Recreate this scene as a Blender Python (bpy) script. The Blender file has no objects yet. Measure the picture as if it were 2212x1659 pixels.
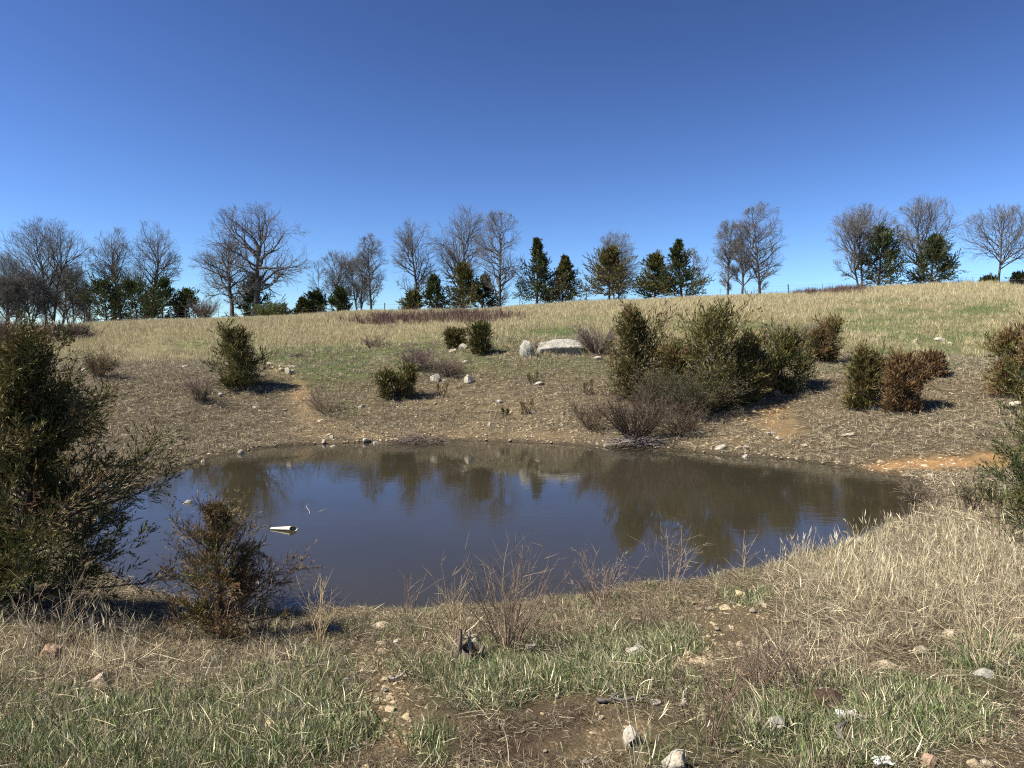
import bpy, math
import numpy as np

# ------------------------------------------------------------------ camera, sky, sun, exposure
sc = bpy.context.scene
COL = sc.collection
CAM_H = 2.7
FPX = 1534.0                       # focal length in pixels of a 2212 x 1659 picture
PITCH = math.atan((829.5 - 745.0) / FPX)
CP, SP = math.cos(PITCH), math.sin(PITCH)

cam_d = bpy.data.cameras.new('camera')
cam = bpy.data.objects.new('camera', cam_d)
COL.objects.link(cam)
cam_d.sensor_width = 36.0
cam_d.lens = 36.0 * FPX / 2212.0
cam_d.clip_start = 0.05
cam_d.clip_end = 6000
cam.location = (0, 0, CAM_H)
cam.rotation_euler = (math.pi / 2 - PITCH, 0, 0)
sc.camera = cam

SUN_EL = math.radians(50)
SUN_AZ = math.radians(-106)         # measured from the view direction (+Y) towards +X
w = bpy.data.worlds.new('World')
sc.world = w
w.use_nodes = True
nt = w.node_tree
sky = nt.nodes.new('ShaderNodeTexSky')
sky.sky_type = 'NISHITA'
sky.sun_disc = False
sky.sun_elevation = SUN_EL
sky.sun_rotation = SUN_AZ
sky.altitude = 400
sky.air_density = 1.0
sky.dust_density = 0.0
sky.ozone_density = 8.0
bg = nt.nodes['Background']
bg.inputs['Strength'].default_value = 0.0505
hs = nt.nodes.new('ShaderNodeGamma')
hs.inputs['Gamma'].default_value = 1.8
hv = nt.nodes.new('ShaderNodeHueSaturation')
hv.inputs['Saturation'].default_value = 0.83
hv.inputs['Value'].default_value = 0.57
nt.links.new(sky.outputs[0], hv.inputs['Color'])
nt.links.new(hv.outputs[0], hs.inputs['Color'])
nt.links.new(hs.outputs[0], bg.inputs['Color'])

sun_d = bpy.data.lights.new('sun', 'SUN')
sun_d.energy = 5.0
sun_d.angle = math.radians(0.53)
sun_d.color = (1.0, 0.94, 0.81)
sun = bpy.data.objects.new('sun', sun_d)
COL.objects.link(sun)
from mathutils import Vector
sv = Vector((math.cos(SUN_EL) * math.sin(SUN_AZ), math.cos(SUN_EL) * math.cos(SUN_AZ), math.sin(SUN_EL)))
sun.rotation_euler = sv.to_track_quat('Z', 'Y').to_euler()
sun.location = (-30, 20, 40)

sc.view_settings.view_transform = 'Standard'
sc.view_settings.look = 'None'
sc.view_settings.gamma = 1
sc.view_settings.exposure = 1.0
sc.view_settings.use_curve_mapping = False
sc.render.engine = 'CYCLES'
sc.cycles.max_bounces = 5
sc.cycles.diffuse_bounces = 3
sc.cycles.glossy_bounces = 3
sc.cycles.transmission_bounces = 3
sc.cycles.transparent_max_bounces = 4
sc.cycles.use_denoising = False
sc.cycles.filter_width = 1.15

RNG = np.random.default_rng(7)

# ------------------------------------------------------------------ helpers: noise
def _hash(ix, iy, seed):
    h = (ix.astype(np.int64) * 374761393 + iy.astype(np.int64) * 668265263 + seed * 1442695041) & 0xFFFFFFFF
    h = ((h ^ (h >> 13)) * 1274126177) & 0xFFFFFFFF
    h = ((h ^ (h >> 16)) * 2246822519) & 0xFFFFFFFF
    return ((h ^ (h >> 15)) & 0xFFFFFF) / float(0xFFFFFF)

def vnoise(x, y, seed=0):
    x = np.asarray(x, float); y = np.asarray(y, float)
    ix, iy = np.floor(x), np.floor(y)
    fx, fy = x - ix, y - iy
    fx = fx * fx * (3 - 2 * fx); fy = fy * fy * (3 - 2 * fy)
    a = _hash(ix, iy, seed); b = _hash(ix + 1, iy, seed)
    c = _hash(ix, iy + 1, seed); d = _hash(ix + 1, iy + 1, seed)
    return (a * (1 - fx) + b * fx) * (1 - fy) + (c * (1 - fx) + d * fx) * fy - 0.5

def fbm(x, y, seed=0, octs=4):
    s, a, f = 0, 1.0, 1.0
    for o in range(octs):
        s = s + a * vnoise(x * f + 17.3 * o, y * f - 9.1 * o, seed + o)
        a *= 0.5; f *= 2.03
    return s

def sstep(a, b, x):
    t = np.clip((x - a) / (b - a), 0, 1)
    return t * t * (3 - 2 * t)

def nrm(v):
    return v / np.maximum(np.linalg.norm(v, axis=-1, keepdims=True), 1e-9)

# ------------------------------------------------------------------ picture <-> place
def project(x, y, z):
    dz = z - CAM_H
    dep = np.maximum(y * CP - dz * SP, 0.05)
    return 1106 + FPX * x / dep, 829.5 - FPX * (dz * CP + y * SP) / dep

def water_pt(px, py):
    u, v = (px - 1106) / FPX, (829.5 - py) / FPX
    dy, dz = CP + v * SP, v * CP - SP
    t = -CAM_H / dz
    return u * t, dy * t

SHORE_PX = [(345,1030),(400,1008),(480,985),(560,970),(650,962),(760,957),(860,953),(960,951),(1060,953),(1160,957),
            (1260,962),(1340,969),(1430,973),(1500,976),(1560,983),(1640,988),(1700,993),(1760,1001),(1830,1009),(1895,1022),
            (1950,1032),(1995,1050),(2005,1070),(1990,1095),(1955,1118),(1905,1146),(1850,1168),(1790,1190),(1720,1207),(1622,1238),(1551,1243),
            (1508,1255),(1481,1264),(1405,1267),(1345,1269),(1301,1283),(1245,1298),(1185,1303),(1071,1319),(985,1322),
            (885,1329),(780,1328),(700,1333),(640,1332),(560,1325),(430,1305),(310,1272),(225,1232),(180,1182),(190,1140),(235,1097),(290,1058)]
_s = np.array([water_pt(*p) for p in SHORE_PX])
def catmull(p, n):
    p0, p1, p2, p3 = np.roll(p, 1, 0), p, np.roll(p, -1, 0), np.roll(p, -2, 0)
    out = []
    for k in range(n):
        t = k / n
        out.append(0.5 * (2 * p1 + (p2 - p0) * t + (2 * p0 - 5 * p1 + 4 * p2 - p3) * t * t + (3 * p1 - p0 - 3 * p2 + p3) * t ** 3))
    return np.stack(out, 1).reshape(-1, 2)
SHORE = catmull(_s, 3)

def shore_dist(x, y):
    """signed distance to the waterline, positive on land"""
    x = np.asarray(x, float).ravel(); y = np.asarray(y, float).ravel()
    best = np.full(x.shape, 1e9); inside = np.zeros(x.shape, bool)
    A = SHORE; B = np.roll(SHORE, -1, 0)
    for (ax, ay), (bx, by) in zip(A, B):
        ex, ey = bx - ax, by - ay
        L = ex * ex + ey * ey + 1e-12
        t = np.clip(((x - ax) * ex + (y - ay) * ey) / L, 0, 1)
        d2 = (x - ax - t * ex) ** 2 + (y - ay - t * ey) ** 2
        np.minimum(best, d2, out=best)
        if ay != by:
            c = ((ay > y) != (by > y)) & (x < (bx - ax) * (y - ay) / (by - ay) + ax)
            inside ^= c
    d = np.sqrt(best)
    return np.where(inside, -d, d)

SKY_X = np.array([-700,0,130,200,330,440,560,700,860,1000,1080,1170,1260,1400,1500,1600,1700,1800,1900,2000,2212,2900], float)
SKY_Y = np.array([712,710,710,703,696,693,688,682,680,679,675,667,658,652,648,645,640,632,626,622,614,600], float)
Y_CREST = 75.0
BK_D = np.array([0, 1.5, 3, 5, 7, 9, 12, 30.])
BK_Z = np.array([0, .30, .62, 1.12, 1.72, 2.12, 2.45, 2.5])

def height(x, y):
    shp = np.shape(x)
    x = np.asarray(x, float).ravel(); y = np.asarray(y, float).ravel()
    d = shore_dist(x, y)
    px = 1106 + FPX * x / np.maximum(y, 3.0)
    px = np.clip(px, -700, 2900)
    ysk = np.interp(px, SKY_X, SKY_Y)
    zsk = CAM_H + (745 - ysk) / FPX * Y_CREST
    zb = np.interp(d, BK_D, BK_Z)
    # the bank is steeper behind the slab boulder, gentler on the left and by the clay flat
    k = np.interp(px, [100, 500, 800, 1100, 1400, 1900, 2300], [.78, .80, .92, 1.10, 1.02, .9, .85])
    zb = zb * k
    zfar0 = 2.45 * k
    tf = np.clip((y - 29) / (Y_CREST - 29), 0, 1)
    zf = zb + (zsk - zfar0) * (0.12 * sstep(0, .25, tf) * tf * 4 * (1 - tf) + tf)
    over = np.maximum(y - Y_CREST - 3, 0)
    zf = zf - 0.07 * np.minimum(over, 230)
    near = 0.26 * np.power(np.maximum(d, 0), 0.9)
    near = 1.30 * (1 - np.exp(-near / 1.05)) * 1.06
    wf = sstep(7.5, 13.5, y + 0.15 * np.abs(x))
    z = near * (1 - wf) + zf * wf
    # clay flat at the right-hand end of the pond
    cl = np.exp(-(((x - 8.6) / 3.0) ** 2 + ((y - 14.6) / 1.5) ** 2))
    z = z * (1 - 0.55 * cl)
    amp = np.clip(d / 1.5, 0, 1)
    r = np.hypot(x, y)
    z = z + amp * (0.10 * fbm(x / 2.6, y / 2.6, 11, 3) + 0.045 * fbm(x / .5, y / .5, 23, 3)
                   + sstep(25, 60, r) * 0.35 * fbm(x / 11, y / 11, 5, 2))
    z = z + np.clip(d / .3, 0, 1) * 0.018 * fbm(x / .13, y / .13, 31, 2) * (r < 14)
    zin = -0.75 * (1 - np.exp(-np.maximum(-d, 0) / 1.6))
    z = np.where(d < 0, zin, z + 0.012)
    return z.reshape(shp)

def on_ground(px, py, water=True):
    """the place on the ground seen at a picture position"""
    u, v = (px - 1106) / FPX, (829.5 - py) / FPX
    t = np.geomspace(1.2, 140, 2400)
    x, y, z = u * t, (CP + v * SP) * t, CAM_H + (v * CP - SP) * t
    g = height(x, y)
    if water: g = np.maximum(g, 0)
    s = z - g
    i = int(np.argmax(s < 0)) if (s < 0).any() else len(t) - 1
    i = max(i, 1)
    f = s[i - 1] / (s[i - 1] - s[i] + 1e-9)
    f = min(max(f, 0), 1)
    return x[i - 1] + (x[i] - x[i - 1]) * f, y[i - 1] + (y[i] - y[i - 1]) * f

def at_depth(px, py, y):
    v = (829.5 - py) / FPX
    dz = (v * y * CP - y * SP) / (CP + v * SP)
    dep = y * CP - dz * SP
    return (px - 1106) / FPX * dep, CAM_H + dz

def gz(x, y):
    return float(height(np.array([x]), np.array([y]))[0])

# ------------------------------------------------------------------ helpers: meshes and objects
def make_mesh(name, verts, faces, col=None, smooth=True, floats=None):
    verts = np.ascontiguousarray(verts, np.float32)
    me = bpy.data.meshes.new(name)
    me.vertices.add(len(verts))
    me.vertices.foreach_set('co', verts.ravel())
    if faces:
        li = np.concatenate([f.ravel() for f in faces]).astype(np.int32)
        tot = np.concatenate([np.full(len(f), f.shape[1], np.int32) for f in faces])
        st = np.concatenate([[0], np.cumsum(tot)[:-1]]).astype(np.int32)
        me.loops.add(len(li)); me.loops.foreach_set('vertex_index', li)
        me.polygons.add(len(tot)); me.polygons.foreach_set('loop_start', st)
        me.polygons.foreach_set('use_smooth', np.full(len(tot), smooth, bool))
    me.update(calc_edges=True)
    if col is not None:
        a = me.color_attributes.new('col', 'FLOAT_COLOR', 'POINT')
        c = np.ones((len(verts), 4), np.float32); c[:, :3] = col
        a.data.foreach_set('color', c.ravel())
    for k, v in (floats or {}).items():
        a = me.attributes.new(k, 'FLOAT', 'POINT')
        a.data.foreach_set('value', np.asarray(v, np.float32))
    return me

class Acc:
    def __init__(s): s.v = []; s.c = []; s.f = {3: [], 4: []}; s.n = 0
    def add(s, v, f, c=None):
        v = np.asarray(v, float).reshape(-1, 3)
        s.v.append(v)
        s.c.append(np.broadcast_to(np.asarray(c if c is not None else (1, 1, 1), float), (len(v), 3)))
        f = np.asarray(f, np.int64)
        s.f[f.shape[1]].append(f + s.n); s.n += len(v)
    def mesh(s, name, smooth=True):
        return make_mesh(name, np.concatenate(s.v), [np.concatenate(a) for a in s.f.values() if a], np.concatenate(s.c), smooth)

def tubes(acc, P, R, sides, col=None):
    """P (N,S,3) centre lines, R (N,S) radii"""
    N, S, _ = P.shape
    T = nrm(np.gradient(P, axis=1))
    ref = np.where(np.abs(T[:, :1, 2:3]) > 0.9, np.array([1., 0, 0]), np.array([0, 0, 1.]))
    U = nrm(np.cross(T, np.broadcast_to(ref, T.shape)))
    V = np.cross(T, U)
    a = np.arange(sides) * 2 * np.pi / sides
    ring = P[:, :, None, :] + R[:, :, None, None] * (np.cos(a)[None, None, :, None] * U[:, :, None, :] + np.sin(a)[None, None, :, None] * V[:, :, None, :])
    i = np.arange(N)[:, None, None] * S * sides + np.arange(S - 1)[None, :, None] * sides
    j = np.arange(sides)[None, None, :]; j2 = (j + 1) % sides
    q = np.stack([i + j, i + j2, i + j2 + sides, i + j + sides], -1).reshape(-1, 4)
    c = None
    if col is not None:
        c = np.asarray(col, float)
        if c.ndim == 2: c = np.repeat(c, S * sides, 0)
    acc.add(ring.reshape(-1, 3), q, c)

def ribbons(acc, P, W, col=None, rng=RNG):
    """thin flat strips along P (N,S,3), half width W (N,S); the last point is a tip"""
    N, S, _ = P.shape
    T = nrm(np.gradient(P, axis=1))
    sd = nrm(np.cross(T, rng.normal(size=(N, 1, 3))))
    L = P[:, :-1] - sd[:, :-1] * W[:, :-1, None]
    Rr = P[:, :-1] + sd[:, :-1] * W[:, :-1, None]
    K = 2 * (S - 1) + 1
    v = np.empty((N, K, 3))
    v[:, 0:K - 1:2] = L; v[:, 1:K - 1:2] = Rr; v[:, K - 1] = P[:, -1]
    b = np.arange(N)[:, None] * K
    c = None
    if col is not None:
        c = np.asarray(col, float)
        if c.ndim == 2: c = np.repeat(c, K, 0)
    qs = []
    for s in range(S - 2):
        qs.append(np.concatenate([b + 2 * s, b + 2 * s + 1, b + 2 * s + 3, b + 2 * s + 2], 1))
    base = acc.n
    acc.add(v.reshape(-1, 3), np.concatenate([b + K - 3, b + K - 2, b + K - 1], 1), c)
    if qs: acc.f[4].append(np.concatenate(qs) + base)

def sprigs(acc, B, D, L, W, col, rng=RNG):
    """small diamond-shaped leaf faces: base B, direction D, length L, width W"""
    sd = nrm(np.cross(D, rng.normal(size=D.shape)))
    M = B + D * (L * .42)[:, None]
    v = np.stack([B, M - sd * (W / 2)[:, None], B + D * L[:, None], M + sd * (W / 2)[:, None]], 1)
    n = len(B)
    acc.add(v.reshape(-1, 3), np.arange(n * 4).reshape(n, 4), np.repeat(col, 4, 0))

def grow(S, D, L, r0, r1, n, wig, trop, rng):
    N = len(S)
    P = np.empty((N, n + 1, 3)); P[:, 0] = S
    d = nrm(D)
    trop = np.asarray(trop, float)
    for k in range(n):
        P[:, k + 1] = P[:, k] + d * (L / n)[:, None]
        d = nrm(d + wig * rng.normal(size=(N, 3)) + trop)
    t = np.linspace(0, 1, n + 1)[None]
    return P, np.asarray(r0).reshape(-1, 1) * (1 - t) + np.asarray(r1).reshape(-1, 1) * t

def sample(P, i, t):
    S = P.shape[1] - 1
    f = np.clip(t * S, 0, S - 1e-6); k = f.astype(int); f = (f - k)
    a, b = P[i, k], P[i, k + 1]
    if P.ndim == 3: f = f[:, None]
    return a + (b - a) * f, (b - a)

def spawn(P, R, k, t0, t1, a0, a1, rng, up=0.0):
    N = len(P)
    i = np.repeat(np.arange(N), k)
    t = (np.tile(np.arange(k), N) + rng.random(N * k)) / k * (t1 - t0) + t0
    pos, tan = sample(P, i, t)
    rad, _ = sample(R, i, t)
    tan = nrm(tan)
    perp = nrm(np.cross(tan, rng.normal(size=tan.shape)))
    perp[:, 2] += up; 
    perp = nrm(perp - tan * (perp * tan).sum(1, keepdims=True))
    a = (a0 + (a1 - a0) * rng.random(N * k))[:, None]
    return pos, np.cos(a) * tan + np.sin(a) * perp, i, t, rad

def link(name, me, mat=None, parent=None, loc=None):
    o = bpy.data.objects.new(name, me)
    COL.objects.link(o)
    if mat is not None and me is not None and len(me.materials) == 0: me.materials.append(mat)
    if parent is not None: o.parent = parent
    if loc is not None: o.location = loc
    return o

def tag(o, label=None, cat=None, group=None, kind=None):
    if label: o['label'] = label
    if cat: o['category'] = cat
    if group: o['group'] = group
    if kind: o['kind'] = kind
    return o

def thing(name, loc, label, cat, group=None):
    o = bpy.data.objects.new(name, None); COL.objects.link(o)
    o.location = loc; o.empty_display_size = .2
    return tag(o, label, cat, group)

# ------------------------------------------------------------------ materials
class NT:
    def __init__(s, name):
        s.m = bpy.data.materials.new(name); s.m.use_nodes = True
        s.t = s.m.node_tree; s.t.nodes.clear()
        s.out = s.n('ShaderNodeOutputMaterial')
    def n(s, typ, **kw):
        o = s.t.nodes.new(typ)
        for k, v in kw.items(): setattr(o, k, v)
        return o
    def l(s, a, b): s.t.links.new(a, b)
    def attr(s, name):
        return s.n('ShaderNodeAttribute', attribute_name=name)
    def noise(s, scale, detail=4, rough=.6, vec=None, dist=0):
        o = s.n('ShaderNodeTexNoise'); o.inputs['Scale'].default_value = scale
        o.inputs['Detail'].default_value = detail; o.inputs['Roughness'].default_value = rough
        o.inputs['Distortion'].default_value = dist
        if vec is not None: s.l(vec, o.inputs['Vector'])
        return o
    def ramp(s, fac, stops):
        o = s.n('ShaderNodeValToRGB'); e = o.color_ramp.elements
        while len(e) < len(stops): e.new(.5)
        for i, (p, c) in enumerate(stops):
            e[i].position = p; e[i].color = (*c, 1) if len(c) == 3 else c
        s.l(fac, o.inputs[0]); return o.outputs[0]
    def mix(s, fac, a, b, mode='MIX'):
        o = s.n('ShaderNodeMix', data_type='RGBA', blend_type=mode)
        for sock, v in ((o.inputs[0], fac), (o.inputs[6], a), (o.inputs[7], b)):
            if hasattr(v, 'is_linked'): s.l(v, sock)
            elif isinstance(v, (int, float)): sock.default_value = v
            else: sock.default_value = (*v, 1)
        return o.outputs[2]
    def math(s, op, a, b=0.0, clamp=False):
        o = s.n('ShaderNodeMath', operation=op, use_clamp=clamp)
        for sock, v in ((o.inputs[0], a), (o.inputs[1], b)):
            if hasattr(v, 'is_linked'): s.l(v, sock)
            else: sock.default_value = v
        return o.outputs[0]
    def bsdf(s, col, rough=.8, spec=.3, bump=None, bstr=.5, bdist=.02):
        p = s.n('ShaderNodeBsdfPrincipled')
        if hasattr(col, 'is_linked'): s.l(col, p.inputs['Base Color'])
        else: p.inputs['Base Color'].default_value = (*col, 1)
        if hasattr(rough, 'is_linked'): s.l(rough, p.inputs['Roughness'])
        else: p.inputs['Roughness'].default_value = rough
        p.inputs['Specular IOR Level'].default_value = spec
        if bump is not None:
            b = s.n('ShaderNodeBump'); b.inputs['Strength'].default_value = bstr; b.inputs['Distance'].default_value = bdist
            s.l(bump, b.inputs['Height']); s.l(b.outputs[0], p.inputs['Normal'])
        return p

def leaf_mat(name, transl=.3, rough=.6, jitter=.25):
    t = NT(name)
    c = t.attr('col').outputs['Color']
    oi = t.n('ShaderNodeObjectInfo')
    v = t.math('ADD', t.math('MULTIPLY', oi.outputs['Random'], jitter), 1 - jitter / 2)
    h = t.n('ShaderNodeHueSaturation'); t.l(v, h.inputs['Value']); t.l(c, h.inputs['Color'])
    p = t.bsdf(h.outputs[0], rough, .25)
    tr = t.n('ShaderNodeBsdfTranslucent'); t.l(h.outputs[0], tr.inputs['Color'])
    mx = t.n('ShaderNodeMixShader'); mx.inputs[0].default_value = transl
    t.l(p.outputs[0], mx.inputs[1]); t.l(tr.outputs[0], mx.inputs[2]); t.l(mx.outputs[0], t.out.inputs[0])
    return t.m

def bark_mat(name, a, b, scale=8):
    t = NT(name)
    tc = t.n('ShaderNodeTexCoord')
    mp = t.n('ShaderNodeMapping'); mp.inputs['Scale'].default_value = (1, 1, .25); t.l(tc.outputs['Object'], mp.inputs['Vector'])
    n = t.noise(scale, 5, .7, mp.outputs[0])
    c = t.ramp(n.outputs['Fac'], [(.3, a), (.7, b)])
    c = t.mix(1.0, c, t.attr('col').outputs['Color'], 'MULTIPLY')
    p = t.bsdf(c, .85, .2, n.outputs['Fac'], .6, .03)
    t.l(p.outputs[0], t.out.inputs[0]); return t.m

def rock_mat(name, base, dark, warm, scale=3.0):
    t = NT(name)
    tc = t.n('ShaderNodeTexCoord'); v = tc.outputs['Object']
    oi = t.n('ShaderNodeObjectInfo')
    off = t.n('ShaderNodeVectorMath', operation='ADD'); t.l(v, off.inputs[0])
    cx = t.n('ShaderNodeCombineXYZ'); t.l(t.math('MULTIPLY', oi.outputs['Random'], 40), cx.inputs[0]); t.l(cx.outputs[0], off.inputs[1])
    v = off.outputs[0]
    n1 = t.noise(scale, 6, .65, v); n2 = t.noise(scale * 4.5, 6, .7, v); n3 = t.noise(scale * 22, 3, .6, v)
    c = t.mix(t.ramp(n1.outputs['Fac'], [(.4, (0, 0, 0)), (.62, (1, 1, 1))]), base, warm)
    c = t.mix(t.ramp(n2.outputs['Fac'], [(.46, (0, 0, 0)), (.60, (.9, .9, .9))]), c, dark)
    c = t.mix(.5, c, t.ramp(n3.outputs['Fac'], [(.3, (.45, .43, .4)), (.7, (1, 1, 1))]), 'MULTIPLY')
    hgt = t.math('ADD', t.math('MULTIPLY', n2.outputs['Fac'], .7), t.math('MULTIPLY', n3.outputs['Fac'], .3))
    p = t.bsdf(c, .9, .2, hgt, .8, .03)
    t.l(p.outputs[0], t.out.inputs[0]); return t.m

M_BARK = bark_mat('grey_bark', (.05, .044, .04), (.17, .155, .14), 5)
M_CEDARBARK = bark_mat('cedar_bark', (.045, .035, .028), (.13, .10, .08), 14)
M_STEM = bark_mat('dry_stem', (.10, .075, .06), (.22, .17, .13), 30)
M_DRIFT = bark_mat('weathered_wood', (.14, .12, .10), (.42, .38, .33), 18)
M_STUMP = bark_mat('stump_wood', (.07, .055, .045), (.26, .215, .17), 20)
M_CEDAR = leaf_mat('cedar_foliage', .12, .6, .2)
M_LEAF = leaf_mat('shrub_foliage', .3, .6, .2)
M_GRASS = leaf_mat('grass_blades', .22, .55, .5)
M_ROCK = rock_mat('limestone', (.52, .485, .415), (.20, .185, .165), (.46, .385, .27))
M_SLAB = rock_mat('lichen_limestone', (.42, .405, .36), (.165, .16, .148), (.37, .345, .285), 2.2)
M_TAN = rock_mat('tan_stone', (.47, .385, .275), (.25, .20, .15), (.50, .43, .325))
M_RED = rock_mat('rusty_stone', (.33, .215, .145), (.18, .125, .09), (.42, .31, .22))
M_PEB = rock_mat('pebbles', (.52, .42, .29), (.34, .27, .19), (.56, .44, .26), 9)

# ------------------------------------------------------------------ ground zones, as blobs traced over the photograph
def blob(px, py, lst):
    s = np.zeros(np.shape(px))
    for cx, cy, rx, ry, a in lst:
        s = s + a * np.exp(-(((px - cx) / rx) ** 2 + ((py - cy) / ry) ** 2))
    return s

GREEN = [(640,775,120,22,1),(800,762,190,18,.9),(1000,748,120,14,.6),(700,800,90,18,.8),(1200,722,110,16,.9),(1100,745,60,14,.6),(1270,790,60,16,.4),
         (1820,712,170,10,.8),(1940,690,200,8,.7),(2060,730,170,24,.8),(2140,660,110,16,.8),(2000,762,130,14,.6),(1560,705,110,12,.7),(1900,650,150,6,.6),(1980,672,180,8,.7),(1750,740,120,14,.5),(1300,690,140,8,.4),(1000,725,130,8,.4),(1960,790,180,18,.5),(735,885,60,16,.55),
         (2080,895,60,16,.4),(1150,790,170,28,.5),(960,790,150,25,.4),(700,815,120,30,.5),(1900,790,160,20,.35),(450,745,160,12,.4),
         (1060,1480,110,50,1.5),(1320,1455,100,45,1.4),(1700,1590,220,62,1.4),(1980,1545,170,60,1.2),(2150,1430,120,50,.7),(480,1590,260,75,1.3),
         (120,1590,140,75,1.2),(1460,1390,60,30,.6),(930,1610,50,40,.9),(1420,1650,60,30,1.),(1900,1640,160,30,.8),(640,1500,90,60,.5),(1640,1290,80,30,.4)]
GRAVEL = [(600,800,22,14,.9),(640,845,26,28,.9),(665,890,34,26,.9),(690,925,60,18,.8),(800,945,160,12,.8),(1000,935,170,20,.5),(1130,890,130,40,.55),(950,860,180,40,.3),
          (1660,880,50,40,1.0),(1690,930,50,25,.8),(1560,935,70,25,.6),(1780,900,60,20,.4),(1210,945,110,16,.7),(1440,960,120,14,.5),
          (1565,1350,70,60,.95),(1500,1430,80,40,.8),(1320,1515,60,22,1.),(1355,1570,60,30,.9),(1290,1590,60,30,.7),(820,1470,60,50,.6),(830,1600,80,60,.55),(1460,1300,110,30,.4),
          (1230,1625,80,30,.6),(800,1420,45,30,.5),(840,1530,80,60,.7),(900,1580,60,40,.5),(1180,1500,70,30,.4),(2130,1640,90,30,.5),(1640,1330,60,30,.5)]
CLAY = [(2050,1004,125,15,1.3),(1930,1013,60,9,.8),(2150,992,80,14,.9),(1660,880,40,40,.5),(1690,935,40,18,.4),(605,800,20,12,.35),(645,850,20,22,.28)]
DIRT = [(1120,1570,150,40,1.1),(1080,1635,200,40,1.1),(1260,1540,80,26,.8),(2150,1590,90,60,.9),(760,1640,80,30,.7),(1400,1530,70,20,.5),(620,1620,70,25,.4),(1950,1090,80,20,.7)]
TALLDRY = [(60,1430,220,70,1.0),(330,1430,180,60,1.0),(560,1430,120,60,1.0),(1830,1330,140,110,1.0),(2000,1230,200,90,1.0),(2120,1300,140,120,.8),(2180,1120,120,50,.8),(1760,1440,120,50,.7),(1680,1240,120,25,.3),(980,1400,60,50,.5)]
MAUVE = [(930,692,150,9,1.0),(1030,688,80,8,.9),(820,700,70,8,.7),(1740,634,60,6,.9),(1830,630,60,6,.8)]

STUB = [(1110,1345,210,42,.9),(1380,1330,170,40,.8),(1640,1430,140,70,.8),(1560,1560,50,60,.4),(880,1370,100,25,.5),(1760,1230,120,25,.5)]
def zones(x, y, z):
    px, py = project(x, y, z)
    front = (y > 1.5)
    wob = 1 + 0.9 * fbm(x / .55 + 3, y / .55, 77, 3)
    wob2 = 1 + 0.9 * fbm(x / 1.3 + 3, y / 1.3, 79, 3)
    d = {}
    for k, l in (('green', GREEN), ('gravel', GRAVEL), ('clay', CLAY), ('dirt', DIRT), ('tall', TALLDRY), ('mauve', MAUVE), ('stub', STUB)):
        d[k] = np.clip(blob(px, py, l) * (wob if k != 'green' else wob2), 0, 1) * front
    far = sstep(26, 33, y)
    d['far'] = far
    return d, px, py

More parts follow.
